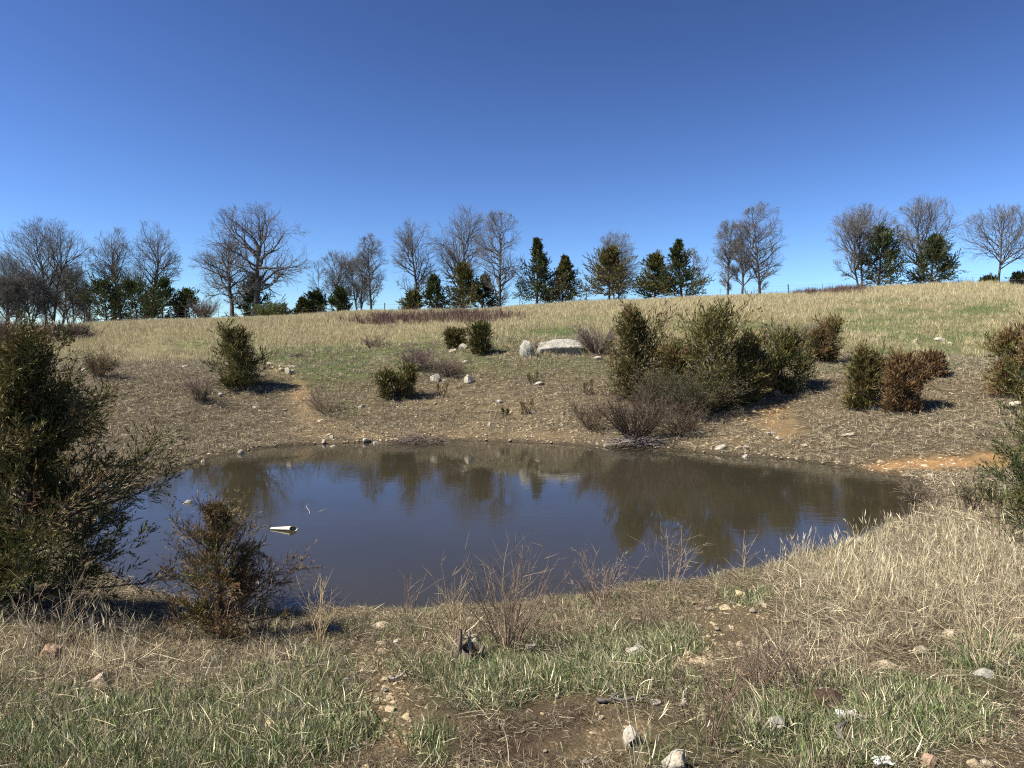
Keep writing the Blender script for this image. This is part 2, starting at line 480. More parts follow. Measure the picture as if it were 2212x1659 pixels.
# ------------------------------------------------------------------ the ground
def build_ground():
    a_in = np.linspace(-47, 47, 520)
    a_out = np.concatenate([np.linspace(50, 180, 40), np.linspace(-180, -50, 40)[1:]])
    az = np.radians(np.concatenate([a_in, a_out[:-1]])); az = np.append(az, az[0] + 2 * np.pi)
    az = az[:-1]
    r = np.concatenate([np.geomspace(1.2, 95, 330), np.geomspace(100, 3500, 30)])
    A, Rr = np.meshgrid(az, r, indexing='ij')
    X, Y = np.sin(A) * Rr, np.cos(A) * Rr
    Z = height(X, Y)
    na, nr = X.shape
    i = np.arange(na)[:, None]; j = np.arange(nr - 1)[None, :]
    i2 = (i + 1) % na
    q = np.stack([i * nr + j, i2 * nr + j, i2 * nr + j + 1, i * nr + j + 1], -1).reshape(-1, 4)[:, ::-1]
    v = np.stack([X, Y, Z], -1).reshape(-1, 3)
    c = len(v)
    v = np.vstack([v, [[0, 0, gz(0, 0)]]])
    tri = np.stack([np.full(na, c), ((np.arange(na) + 1) % na) * nr, np.arange(na) * nr], -1)
    zz, px, py = zones(v[:, 0], v[:, 1], v[:, 2])
    d = shore_dist(v[:, 0], v[:, 1])
    zz['wet'] = np.clip(1 - np.abs(d) / .30, 0, 1) * 1.0
    me = make_mesh('ground', v, [q, tri], None, True, zz)
    t = NT('ground_soil')
    g = t.n('ShaderNodeNewGeometry'); P = g.outputs['Position']
    n1 = t.noise(.7, 5, .6, P); n2 = t.noise(9, 6, .7, P); n3 = t.noise(130, 5, .75, P); n4 = t.noise(4, 5, .7, P)
    thatch = t.ramp(n2.outputs['Fac'], [(.25, (.055, .043, .027)), (.5, (.125, .100, .060)), (.75, (.21, .17, .105))])
    thatch = t.mix(t.ramp(n1.outputs['Fac'], [(.4, (0, 0, 0)), (.65, (.6, .6, .6))]), thatch, (.085, .066, .045))
    vo = t.n('ShaderNodeTexVoronoi'); vo.inputs['Scale'].default_value = 55; t.l(P, vo.inputs['Vector'])
    sep = t.n('ShaderNodeSeparateColor'); t.l(vo.outputs['Color'], sep.inputs[0])
    peb = t.ramp(sep.outputs[0], [(0, (.30, .20, .10)), (.5, (.46, .33, .17)), (1, (.60, .50, .33))])
    peb = t.mix(t.ramp(vo.outputs['Distance'], [(.2, (0, 0, 0)), (.55, (.75, .75, .75))]), peb, (.16, .11, .06))
    soil = t.ramp(n2.outputs['Fac'], [(.3, (.045, .03, .022)), (.7, (.13, .085, .058))])
    grn = t.ramp(n2.outputs['Fac'], [(.3, (.055, .075, .022)), (.7, (.15, .18, .06))])
    clay = t.ramp(n2.outputs['Fac'], [(.3, (.28, .15, .062)), (.7, (.50, .31, .14))])
    thatchfar = t.ramp(n2.outputs['Fac'], [(.3, (.14, .118, .058)), (.7, (.27, .225, .125))])
    c = t.mix(t.attr('far').outputs['Fac'], thatch, thatchfar)
    c = t.mix(t.math('MULTIPLY', t.attr('green').outputs['Fac'], .85), c, grn)
    c = t.mix(t.math('MULTIPLY', t.attr('dirt').outputs['Fac'], t.ramp(n4.outputs['Fac'], [(.35, (.2, .2, .2)), (.55, (1, 1, 1))]), True), c, soil)
    gm = t.math('MULTIPLY', t.attr('gravel').outputs['Fac'], t.ramp(n4.outputs['Fac'], [(.38, (.15, .15, .15)), (.58, (1, 1, 1))]), True)
    c = t.mix(gm, c, peb)
    c = t.mix(t.math('MULTIPLY', t.attr('clay').outputs['Fac'], t.ramp(n4.outputs['Fac'], [(.3, (.35, .35, .35)), (.55, (1, 1, 1))]), True), c, clay)
    c = t.mix(t.math('MULTIPLY', t.attr('wet').outputs['Fac'], .75), c, (.045, .034, .025))
    c = t.mix(.55, c, t.ramp(n3.outputs['Fac'], [(.3, (.45, .45, .45)), (.7, (1.25, 1.25, 1.25))]), 'MULTIPLY')
    hgt = t.math('ADD', n3.outputs['Fac'], t.math('MULTIPLY', vo.outputs['Distance'], t.math('MULTIPLY', gm, -1.2)))
    p = t.bsdf(c, .95, .15, hgt, .9, .03)
    t.l(p.outputs[0], t.out.inputs[0])
    o = link('ground', me, t.m)
    tag(o, 'sloping ground of dry thatch, gravel and soil round the pond', 'ground', kind='structure')

def build_water():
    A = SHORE; c = A.mean(0)
    ring = []
    n = nrm(np.stack([-(np.roll(A, -1, 0) - np.roll(A, 1, 0))[:, 1], (np.roll(A, -1, 0) - np.roll(A, 1, 0))[:, 0]], 1))
    s = np.sign(((A - c) * n).sum(1, keepdims=True).sum())
    outer = A + n * s * 0.06
    me = make_mesh('water', np.column_stack([outer, np.zeros(len(A))]), [np.arange(len(A))[None, :]], None, False)
    t = NT('muddy_water')
    g = t.n('ShaderNodeNewGeometry'); P = g.outputs['Position']
    mp = t.n('ShaderNodeMapping'); mp.inputs['Scale'].default_value = (1.0, 2.6, 1); t.l(P, mp.inputs['Vector'])
    n0 = t.noise(.35, 3, .5, P)
    n1 = t.noise(2.6, 3, .55, mp.outputs[0]); n2 = t.noise(9, 2, .5, mp.outputs[0])
    calm = t.ramp(n0.outputs['Fac'], [(.4, (.12, .12, .12)), (.62, (1, 1, 1))])
    h = t.math('MULTIPLY', t.math('ADD', n1.outputs['Fac'], t.math('MULTIPLY', n2.outputs['Fac'], .25)), calm)
    col = t.ramp(n0.outputs['Fac'], [(.3, (.029, .025, .016)), (.7, (.036, .031, .021))])
    p = t.bsdf(col, .02, .5, h, .07, .03)
    p.inputs['IOR'].default_value = 1.333
    t.l(p.outputs[0], t.out.inputs[0])
    tag(link('pond_water', me, t.m), 'still muddy brown pond water mirroring the sky', 'water', kind='structure')

build_ground()
build_water()

# ------------------------------------------------------------------ plant builders
def bare_tree(rng, H, W, style, twig=.013, dens=1.0, lean=0.0, stems=1, cb=.3):
    """returns trunk Acc, crown Acc; base at the origin"""
    tr, cr = Acc(), Acc()
    r0 = {'oak': .030, 'vase': .017, 'conic': .016, 'sapling': .009}[style] * H
    up = {'oak': .02, 'vase': .03, 'conic': .05, 'sapling': .04}[style]
    S = np.zeros((stems, 3)); D = np.zeros((stems, 3)); D[:, 2] = 1
    for s in range(stems):
        a = rng.random() * 6.28 if stems > 2 else (0.3 + s * math.pi)
        if stems > 1:
            S[s] = (math.cos(a) * r0 * .8, math.sin(a) * r0 * .8, 0); D[s, :2] = math.cos(a) * .13, math.sin(a) * .13
    D[:, 0] += lean
    Lt = H * {'oak': .62, 'vase': .62, 'conic': .97, 'sapling': .95}[style] * (1 - .12 * rng.random(stems) * (stems > 1))
    S[:, 2] = -.25
    P, R = grow(S, D, Lt + .25, np.full(stems, r0) / (1 if stems == 1 else 1.35), np.full(stems, r0 * (.12 if style in ('conic', 'sapling') else .38)), 14,
                {'oak': .07, 'vase': .045, 'conic': .022, 'sapling': .05}[style], (0, 0, .03), rng)
    R[:, 0] *= 1.35; R[:, 1] *= 1.08
    tubes(tr, P, R, 9)
    cz = H * (cb + 1) / 2; bz = H * (1 - cb) / 2 * 1.02; ax = W / 2
    def exit_len(p, d):
        q = (p - [lean * H * .5, 0, cz]) / [ax, ax, bz]; e = d / [ax, ax, bz]
        a = (e * e).sum(1); b = (q * e).sum(1); c = (q * q).sum(1) - 1
        disc = np.maximum(b * b - a * c, 0)
        return np.maximum((-b + np.sqrt(disc)) / a, .1)
    n1 = int({'oak': 17, 'vase': 17, 'conic': 46, 'sapling': 10}[style] / (1 if stems == 1 else 1.5) * dens)
    if style == 'oak': t0, t1, a0, a1 = .36, 1.0, .7, 1.45
    elif style == 'vase': t0, t1, a0, a1 = .30, 1.0, .45, 1.15
    elif style == 'conic': t0, t1, a0, a1 = max(cb * .8, .1), .97, .75, 1.35
    else: t0, t1, a0, a1 = .3, .95, .4, .9
    p, d, i, t, rr = spawn(P, R, n1, t0, t1, a0, a1, rng)
    # leading limbs at the top of the trunk, spread round it
    if style in ('oak', 'vase'):
        k = 4 if style == 'vase' else 4
        ii = np.repeat(np.arange(stems), k); aa = rng.random(len(ii)) * 1.2 + np.tile(np.arange(k), stems) * 2 * np.pi / k
        sp = (.22 + .3 * rng.random(len(ii)))
        d2 = nrm(np.stack([np.cos(aa) * sp, np.sin(aa) * sp, np.ones(len(ii))], 1))
        p = np.vstack([p, P[ii, -1]]); d = np.vstack([d, d2]); rr = np.concatenate([rr, R[ii, -1] * 1.0]); t = np.concatenate([t, np.ones(len(ii))])
    L = np.minimum(exit_len(p, d), W * .75) * (.78 + .27 * rng.random(len(p)))
    lr = np.minimum(rr * .72, .020 * L + .02)
    wig1 = {'oak': .20, 'vase': .09, 'conic': .10, 'sapling': .12}[style]
    P1, R1 = grow(p, d, L, lr, np.full(len(p), twig * .9), 10, wig1, (0, 0, up * (1.4 if style == 'vase' else 1)), rng)
    tubes(cr, P1, R1, 6)
    k2 = int({'oak': 10, 'vase': 10, 'conic': 6, 'sapling': 6}[style] * min(dens, 1.2))
    p, d, i, t, rr = spawn(P1, R1, k2, .16, .97, .45, .95, rng, .25)
    L2 = np.minimum(L[i] * (.62 - .40 * t) + .25, exit_len(p, d) * 1.02) * (.7 + .5 * rng.random(len(p)))
    P2, R2 = grow(p, d, L2, np.minimum(rr * .6, .055), np.full(len(p), twig * .7), 6, wig1 * 1.1, (0, 0, up), rng)
    tubes(cr, P2, R2, 4)
    k3 = {'oak': 7, 'vase': 6, 'conic': 5, 'sapling': 4}[style]
    p, d, i, t, rr = spawn(P2, R2, k3, .15, 1, .4, .9, rng, .2)
    L3 = np.minimum(L2[i] * (.60 - .3 * t) + .18, exit_len(p, d) + .25) * (.7 + .5 * rng.random(len(p)))
    P3, R3 = grow(p, d, L3, np.minimum(rr * .7, .02), np.full(len(p), twig * .55), 3, wig1 * 1.3, (0, 0, up), rng)
    cc = (1.0 + .35 * rng.random((len(p), 1))) * np.array([1.08, 1.10, 1.12])
    tubes(cr, P3, R3, 3, cc)
    p, d, i, t, rr = spawn(P3, R3, 4, .2, 1, .35, .85, rng, .15)
    L4 = (L3[i] * .5 + .14) * (.6 + .6 * rng.random(len(p)))
    P4, R4 = grow(p, d, L4, np.full(len(p), twig * .50), np.full(len(p), .002), 2, wig1, (0, 0, up), rng)
    cc = (1.1 + .5 * rng.random((len(p), 1))) * np.array([1.22, 1.24, 1.27])
    ribbons(cr, P4, R4, cc, rng)
    return tr, cr

G1, G2, BR, OL = np.array([.026, .040, .013]), np.array([.080, .105, .030]), np.array([.165, .100, .045]), np.array([.130, .118, .036])
def cedar(rng, H, W, nb=60, k2=9, k3=0, ks=12, sl=.16, sw=.035, cb=.08, ascend=0.0, brown=.15, olive=.3, p=.8, stems=1, ragged=.3, woody=1.0, top_bare=0.0, twigw=.006, gap=0.0, lift=.3, knee=.80):
    """a red cedar: trunk Acc, crown Acc (branches and sprays)"""
    tr, cr = Acc(), Acc()
    r0 = .022 * H + .01
    S = np.zeros((stems, 3)); S[:, 2] = -.08; D = np.zeros((stems, 3)); D[:, 2] = 1
    Ls = np.full(stems, H * .97 + .08)
    if stems > 1:
        a = np.arange(stems) * 2 * np.pi / stems + rng.random(stems)
        q = .12 + .5 * rng.random(stems) * (W / H)
        D[:, 0], D[:, 1] = np.cos(a) * q, np.sin(a) * q
        S[:, 0], S[:, 1] = np.cos(a) * r0 * 2, np.sin(a) * r0 * 2
        Ls = Ls * (.7 + .3 * rng.random(stems))
    P, R = grow(S, D, Ls, np.full(stems, r0 / math.sqrt(stems)), np.full(stems, .004 + .001 * H), 12, .035, (0, 0, .03), rng)
    tubes(tr, P, R, 7)
    def prof(h):
        return np.clip((1 - h) / knee, 0.02, 1) ** p * (.62 + .38 * sstep(0, .22, h))
    pos, d, i, t, rr = spawn(P, R, nb // stems, cb, .985, 1.0, 1.2, rng)
    ang = np.radians(np.interp(t, [0, .5, 1], [88, 66, 26])) - ascend
    az = np.arctan2(d[:, 1], d[:, 0]) + rng.normal(size=len(d)) * .3
    ang = ang + rng.normal(size=len(d)) * .14
    d = np.stack([np.cos(az) * np.sin(ang), np.sin(az) * np.sin(ang), np.cos(ang)], 1)
    lump = 1 - ragged * .9 * (rng.random(len(d)))  + ragged * .45 * np.sin(az * 3 + rng.random() * 6)
    L = np.maximum(W / 2 / max(math.sqrt(stems) * .8, 1) * prof(t) * lump / np.maximum(np.sin(ang), .55), .10 * W * .5)
    P1, R1 = grow(pos, d, L, np.minimum(rr * .5, .004 + .007 * L), np.full(len(d), twigw * .6), 6, .09, (0, 0, .045), rng)
    tubes(cr, P1, R1, 4, np.broadcast_to(np.array([.11, .085, .065]) * woody, (len(d), 3)))
    p2, d2, i2, t2, r2 = spawn(P1, R1, k2, .16 + gap, 1.0, .4, .95, rng, .2)
    L2 = (L[i2] * .34 * (1.15 - .6 * t2) + sl * .8) * (.65 + .6 * rng.random(len(p2)))
    P2, R2 = grow(p2, d2, L2, np.full(len(p2), twigw * .6), np.full(len(p2), twigw * .25), 3, .12, (0, 0, .05), rng)
    ribbons(cr, P2, R2, np.broadcast_to(np.array([.11, .08, .06]) * woody, (len(p2), 3)), rng)
    # colour belongs to the branch: some green, some olive, some winter bronze
    bmix = rng.random(len(L)); b2 = bmix[i2] * .6 + .4 * rng.random(len(p2))
    if k3:
        p3, d3, i3, t3, r3 = spawn(P2, R2, k3, .1, 1.0, .4, .9, rng, .15)
        L3 = (L2[i3] * .32 + sl) * (.6 + .7 * rng.random(len(p3)))
        P3, R3 = grow(p3, d3, L3, np.full(len(p3), twigw * .35), np.full(len(p3), .0005), 2, .1, (0, 0, .04), rng)
        ribbons(cr, P3, R3, np.broadcast_to(np.array([.09, .075, .045]) * woody, (len(p3), 3)), rng)
        PP, RR, bb = P3, R3, b2[i3]; tt = t2[i3]
    else:
        PP, RR, bb = P2, R2, b2; tt = t2
    s, ds, js, ts, _ = spawn(PP, RR, ks, .05, 1.0, .22, .7, rng, .15)
    n = len(s)
    Ln = sl * (.55 + .8 * rng.random(n)); Wn = sw * (.6 + .7 * rng.random(n))
    q = bb[js] * .75 + .25 * rng.random(n)
    col = G1 + (G2 - G1) * rng.random((n, 1))
    mo = (q < olive + brown)[:, None]; mb = (q < brown)[:, None]
    col = np.where(mo, OL * (.7 + .6 * rng.random((n, 1))), col)
    col = np.where(mb, BR * (.7 + .6 * rng.random((n, 1))), col)
    keep = np.ones(n, bool)
    if top_bare > 0:
        keep = rng.random(n) > top_bare * sstep(.55 * H, H, s[:, 2])
    ds = nrm(ds + np.array([0, 0, lift]))
    sprigs(cr, s[keep], ds[keep], Ln[keep], Wn[keep], col[keep], rng)
    return tr, cr

def twig_shrub(rng, H, W, stems=40, k2=6, k3=5, tw=.006, col=(.20, .15, .13), leaves=0, lcol=(.10, .11, .04), wig=.10, arch=-.01, ls=.05):
    st, lf = Acc(), Acc()
    a = rng.random(stems) * 6.283; sp = np.sqrt(rng.random(stems)) * min(W / H / 1.1, 1.6)
    S = np.stack([np.cos(a) * W * .10 * rng.random(stems), np.sin(a) * W * .10 * rng.random(stems), np.full(stems, -.04)], 1)
    D = np.stack([np.cos(a) * sp, np.sin(a) * sp, np.ones(stems)], 1)
    L = np.minimum(H * (.6 + .45 * rng.random(stems)) * np.sqrt(1 + .45 * sp ** 2), 1.3 * H + .3 * W)
    P, R = grow(S, D, L, np.full(stems, tw * 1.8), np.full(stems, tw * .6), 7, wig, (0, 0, arch), rng)
    c = np.array(col)
    def cj(n): return c * np.array([1, .94, .84]) * (.6 + .7 * rng.random((n, 1)))
    tubes(st, P, R, 4, cj(stems))
    p, d, i, t, rr = spawn(P, R, k2, .25, .98, .35, .85, rng, .3)
    L2 = (L[i] * .38 * (1.15 - .7 * t) + .05) * (.6 + .7 * rng.random(len(p)))
    P2, R2 = grow(p, d, L2, np.full(len(p), tw * .9), np.full(len(p), tw * .3), 4, wig * 1.3, (0, 0, .02), rng)
    tubes(st, P2, R2, 3, cj(len(p)))
    if k3:
        p, d, i, t, rr = spawn(P2, R2, k3, .15, 1, .35, .9, rng, .2)
        L3 = (L2[i] * .45 + .03) * (.5 + .7 * rng.random(len(p)))
        P3, R3 = grow(p, d, L3, np.full(len(p), tw * .5), np.full(len(p), .0006), 2, wig, (0, 0, .02), rng)
        ribbons(st, P3, R3, cj(len(p)), rng)
    else: P3, R3 = P2, R2
    if leaves:
        s, ds, js, ts, _ = spawn(P3, R3, leaves, .2, 1, .4, 1.1, rng)
        n = len(s)
        sprigs(lf, s, ds, ls * (.5 + rng.random(n)), ls * .5 * (.6 + .6 * rng.random(n)), np.array(lcol) * (.6 + .8 * rng.random((n, 1))), rng)
    return st, lf

def put_tree(name, label, cat, x, y, tr, cr, tmat, cmat, group=None, rz=0, z=None):
    o = thing(name, (x, y, (gz(x, y) if z is None else z)), label, cat, group)
    o.rotation_euler[2] = rz
    if tr is not None and tr.n: link('trunk', tr.mesh('trunk'), tmat, o)
    link('crown', cr.mesh('crown'), cmat, o)
    return o

def put_shrub(name, label, cat, x, y, st, lf, group=None, lmat=None, smat=None):
    o = thing(name, (x, y, gz(x, y)), label, cat, group)
    link('stems', st.mesh('stems'), smat or M_LEAFSTEM, o)
    if lf is not None and lf.n: link('foliage', lf.mesh('foliage'), lmat or M_LEAF, o)
    return o
M_LEAFSTEM = leaf_mat('twig_bark', 0.0, .8, .1)

# ------------------------------------------------------------------ the bare trees on the ridge
# px of the trunk, py of the top, crown px left, crown px right, depth, style, stems, crown base, label
BT = [
 (99, 476, 8, 190, 82, 'vase', 2, .22, 'wide bare tree with twin trunks at the left end of the ridge'),
 (20, 548, -40, 75, 88, 'vase', 2, .15, 'hazy bare tree cut by the left frame edge'),
 (62, 590, 20, 110, 80, 'vase', 3, .08, 'low bushy bare tree in front of the twin-trunked tree'),
 (150, 575, 115, 192, 86, 'vase', 2, .10, 'low bare tree just behind the twin-trunked tree on its right side'),
 (182, 600, 160, 205, 90, 'vase', 2, .10, 'small hazy bare tree between the twin-trunked tree and the cedar thicket'),
 (120, 560, 80, 165, 92, 'vase', 2, .12, 'far bare tree seen through the twin-trunked tree'),
 (5, 600, -30, 50, 78, 'vase', 3, .05, 'low dense bare tree at the very left of the ridge'),
 (258, 493, 196, 292, 86, 'vase', 1, .30, 'thin bare tree with a forked crown above the dark cedar thicket'),
 (240, 545, 192, 262, 85, 'oak', 1, .35, 'short broken-topped bare tree beside the forked one above the cedar thicket'),
 (321, 480, 278, 384, 86, 'vase', 1, .25, 'slender bare tree with an egg-shaped crown above the cedar thicket'),
 (499, 512, 408, 560, 80, 'oak', 1, .22, 'smaller spreading bare tree crowding the left flank of the giant oak'),
 (546, 441, 452, 672, 81, 'oak', 1, .20, 'giant gnarled bare oak with thick crooked limbs'),
 (687, 565, 668, 712, 84, 'sapling', 1, .3, 'skinny bare sapling standing over a flat-topped little cedar'),
 (727, 539, 693, 762, 85, 'vase', 1, .3, 'pale bare tree rising behind the small dark conical cedar'),
 (775, 533, 746, 800, 84, 'vase', 2, .25, 'pale bare tree with a forked pale trunk and fan-shaped crown'),
 (801, 509, 780, 846, 82, 'conic', 1, .2, 'straight bare tree with one pole-like trunk next to the pale forked tree'),
 (901, 469, 843, 932, 82, 'vase', 1, .22, 'bare tree with a reddish-dark trunk and long drooping lower boughs'),
 (999, 447, 928, 1063, 84, 'vase', 1, .25, 'large bare tree with a fan of limbs behind three cedars'),
 (1079, 456, 1036, 1140, 79, 'conic', 1, .14, 'tall straight bare tree with a dark pole trunk and dense fine twigs'),
 (1128, 600, 1110, 1142, 80, 'sapling', 1, .3, 'thin bare sapling between the straight pole-trunked tree and the tall cedar'),
 (1333, 503, 1283, 1381, 88, 'vase', 2, .2, 'bare tree whose rounded crown shows behind a golden-green cedar'),
 (1518, 522, 1500, 1538, 82, 'sapling', 1, .3, 'wispy bare sapling beside the pointed tall cedar'),
 (1500, 530, 1490, 1512, 84, 'sapling', 1, .3, 'fainter wispy bare sapling touching the pointed tall cedar'),
 (1575, 480, 1538, 1600, 80, 'conic', 1, .2, 'left one of three bare trees clumped together, with a pale trunk'),
 (1606, 477, 1570, 1645, 79, 'vase', 1, .2, 'middle one of three bare trees clumped together, with a dark trunk'),
 (1645, 443, 1602, 1707, 78, 'conic', 1, .14, 'tallest of three bare trees clumped together, with lacy upright crown'),
 (1863, 444, 1795, 1931, 78, 'vase', 2, .14, 'broad bare tree leaning over a rounded cedar'),
 (2003, 425, 1940, 2088, 78, 'vase', 1, .12, 'tallest bare tree with a domed crown behind the pyramid cedar'),
 (2163, 447, 2088, 2240, 77, 'vase', 1, .22, 'round-headed bare tree with a short dark trunk at the right end of the ridge'),
]
for n, (px, py, xl, xr, dep, style, stems, cb, lab) in enumerate(BT):
    rng = np.random.default_rng(100 + n)
    x, ztop = at_depth(px, py, dep)
    z0 = gz(x, dep)
    # the trunk foot stands on the ground; the crown reaches the height seen
    H = ztop - z0
    W = (xr - xl) / FPX * dep * 1.1
    lean = ((xl + xr) / 2 - px) / FPX * dep / H * .8
    tr, cr = bare_tree(rng, H, W, style, dens=1.0, lean=lean if style != 'conic' else 0, stems=stems, cb=cb)
    put_tree('bare_tree' if style != 'oak' or 'giant' not in lab else 'bare_oak', lab, 'tree', x, dep, tr, cr, M_BARK, M_BARK, 'bare trees on the ridge', 0)

# ------------------------------------------------------------------ the cedars on the ridge
# px, top py, width px, depth, base cb, brown, olive, power, label
CT = [
 (228, 616, 92, 79, .03, .02, .15, .55, 'leftmost of the three dark cedars grown into one thicket'),
 (293, 619, 80, 79, .03, .02, .12, .5, 'middle of the three dark cedars grown into one thicket'),
 (349, 613, 76, 78, .03, .02, .15, .6, 'rightmost of the three dark cedars grown into one thicket'),
 (408, 630, 56, 80, .03, .05, .3, .7, 'small olive cedar alone between the thicket and the oaks'),
 (548, 603, 66, 84, .03, .05, .1, .6, 'blackish cedar hidden behind the trunk of the giant oak'),
 (652, 648, 26, 80, .06, .25, .35, .6, 'stubby brownish little cedar right of the pale green shrub'),
 (683, 640, 44, 81, .25, .05, .3, .35, 'flat-topped little cedar at the foot of a skinny sapling'),
 (729, 624, 46, 79, .05, .03, .1, .75, 'small very dark cone-shaped cedar with bare twigs above it'),
 (891, 640, 46, 79, .03, .1, .5, .35, 'low lopsided cedar around the foot of the reddish-dark trunk'),
 (944, 596, 56, 79, .14, .04, .25, .75, 'neat bluish cone-shaped cedar left of the cedar trio'),
 (1001, 571, 76, 79, .14, .15, .5, .7, 'thin-topped olive cedar in front of the large fan-limbed tree'),
 (1042, 598, 60, 81, .2, .06, .3, .6, 'dark ragged cedar right of the olive thin-topped one'),
 (1160, 516, 76, 78, .13, .05, .25, .9, 'tall spire-shaped cedar next to the straight pole-trunked tree'),
 (1216, 556, 66, 78, .12, .35, .3, .8, 'bronze-tinted cedar beside the tall spire-shaped one'),
 (1317, 541, 110, 77, .16, .25, .6, .75, 'broad golden-green cedar with a bare crown behind it'),
 (1415, 553, 72, 78, .13, .1, .45, .6, 'open airy cedar left of the pointed tall cedar'),
 (1474, 521, 92, 77, .08, .04, .3, .95, 'pointed tall cedar with wispy saplings beside it'),
 (1901, 503, 104, 77, .10, .02, .12, .5, 'rounded dense cedar tucked against the broad leaning bare tree'),
 (2014, 512, 104, 76, .05, .03, .22, .85, 'pyramid-shaped green cedar under the tallest bare tree'),
 (2136, 608, 24, 77, .02, .1, .1, .4, 'dark low scrub cedar left of the round-headed bare tree'),
 (2203, 600, 30, 78, .02, .1, .1, .4, 'dark low scrub cedar right of the round-headed bare tree'),
]
for n, (px, py, wp, dep, cb, br, ol, pw, lab) in enumerate(CT):
    rng = np.random.default_rng(300 + n)
    x, ztop = at_depth(px, py, dep)
    H = ztop - gz(x, dep); W = wp / FPX * dep * (2.0 if n < 5 else 1.6)
    big = H > 5
    tr, cr = cedar(rng, H, W, nb=120 if big else 75, k2=10, ks=12, sl=.25, sw=.075, cb=cb, brown=br, olive=ol, p=pw + .22, knee=.92, ragged=.5, lift=.2, twigw=.03, gap=.02)
    put_tree('cedar_tree', lab, 'tree', x, dep, tr, cr, M_CEDARBARK, M_CEDAR, 'cedars on the ridge')

# ------------------------------------------------------------------ shrubs and young cedars round the pond
# px, base py, top py, width px, kind, label
BC = [
 (511, 838, 714, 110, 1, .22, .35, 'lone dark young cedar bush on the left bank'),
 (985, 752, 716, 26, 2, .15, .5, 'thin sprig of young cedar beside white stones below the mauve weeds'),
 (1035, 765, 708, 46, 1, .15, .3, 'small round cedar bush right of the thin sprig'),
 (858, 862, 790, 66, 2, .12, .6, 'light green sprawling cedar bush in mid bank'),
 (1376, 858, 676, 132, 1, .25, .4, 'tallest dark cedar bush on the bank beside the slab boulder'),
 (1456, 868, 756, 96, 1, .3, .4, 'dark cedar bush wedged between the tallest one and the wide olive one'),
 (1545, 884, 680, 186, 1, .16, .6, 'wide olive cedar bush in the middle of the big thicket'),
 (1616, 872, 730, 96, 1, .3, .55, 'olive-brown cedar bush filling the right flank of the big thicket'),
 (1686, 845, 728, 100, 1, .05, .4, 'bright green cedar bush at the right end of the big thicket'),
 (1772, 784, 696, 78, 2, .45, .3, 'brownish rounded cedar bush up the slope behind the thicket'),
 (1866, 884, 764, 84, 1, .3, .5, 'olive cedar bush left of the white rock on the right bank'),
 (1948, 890, 786, 98, 1, .8, .15, 'rust-brown cedar bush right of the white rock on the right bank'),
 (2012, 815, 768, 46, 3, .75, .1, 'small purple-brown bush upslope of the rust-brown cedar bush'),
 (2205, 862, 690, 150, 3, .4, .4, 'large bronze cedar cut by the right frame edge'),
]
for n, (px, pyb, pyt, wp, stems, br, ol, lab) in enumerate(BC):
    rng = np.random.default_rng(500 + n)
    x, y = on_ground(px, pyb)
    _, zt = at_depth(px, pyt, y)
    H = (zt - gz(x, y)) * .90; W = wp / FPX * y * 1.04
    s = max(H / 1.8, .55)
    tr, cr = cedar(rng, H, W, nb=int(80 * min(s, 1.25)), k2=9, k3=3, ks=7, sl=.13, sw=.025, cb=.0, ascend=.14, lift=.55, brown=br + .10, olive=ol + .05, p=.80 if n == 0 else .62, knee=.66 if n == 0 else .55, stems=stems, ragged=.72, twigw=.006)
    put_tree('cedar_bush', lab, 'bush', x, y, tr, cr, M_CEDARBARK, M_CEDAR, 'young cedar bushes on the banks')

TS = [  # px, base, top, width, stems, colour, leaves, label
 (900, 800, 744, 74, 60, (.19, .145, .135), 0, 'grey-mauve leafless shrub above the light green cedar bush'),
 (966, 812, 772, 54, 45, (.17, .13, .12), 0, 'smaller leafless shrub right of the grey-mauve one'),
 (1288, 766, 694, 74, 70, (.17, .135, .13), 0, 'grey leafless shrub touching the slab boulder'),
 (1168, 762, 738, 20, 20, (.15, .12, .10), 0, 'tiny leafless shrub wedged between the two boulders'),
 (1490, 900, 800, 150, 100, (.10, .082, .062), 2, 'big tangled thorny thicket with sparse leaves on the bank'),
 (1415, 884, 800, 80, 50, (.11, .085, .065), 1, 'tangled brown shrub between the tallest cedar bush and the thicket'),
 (1712, 770, 694, 84, 80, (.19, .16, .145), 0, 'pale grey twiggy shrub behind the bright green cedar bush'),
 (1370, 952, 842, 150, 60, (.085, .062, .05), 0, 'clump of upright reddish willow stems at the far waterline'),
 (1470, 940, 872, 80, 30, (.095, .07, .056), 0, 'sparse brown stems right of the willow clump'),
 (1275, 930, 858, 70, 22, (.13, .105, .08), 0, 'thin straw-brown stems left of the willow clump'),
 (212, 815, 755, 54, 40, (.20, .12, .085), 1, 'dead reddish little shrub beside a white stone on the left bank'),
 (430, 868, 800, 60, 30, (.19, .15, .125), 0, 'faint leafless shrub downslope of the lone cedar bush'),
 (590, 684, 656, 56, 60, (.14, .13, .08), 6, 'pale green leafing shrub at the foot of the giant oak'),
 (440, 690, 640, 50, 60, (.15, .12, .105), 0, 'greyish-brown brush left of the spreading bare tree'),
 (2110, 1110, 1030, 110, 20, (.17, .13, .10), 1, 'arching bramble on the near bank by the clay flat'),
 (1990, 1090, 1040, 70, 20, (.17, .14, .11), 0, 'thin bramble shoots over the right end of the water'),
 (700, 892, 838, 70, 22, (.20, .16, .125), 0, 'faint dry weeds beside the yellow gravel trail'),
 (805, 752, 722, 50, 26, (.20, .15, .125), 0, 'dry weed stalks standing in the field above the green strip'),
 (150, 735, 692, 110, 100, (.14, .11, .10), 0, 'dull brown brush under the twin-trunked tree'),
 (40, 745, 680, 130, 110, (.14, .11, .10), 0, 'dull brown brush at the left frame edge behind the near cedar'),
]
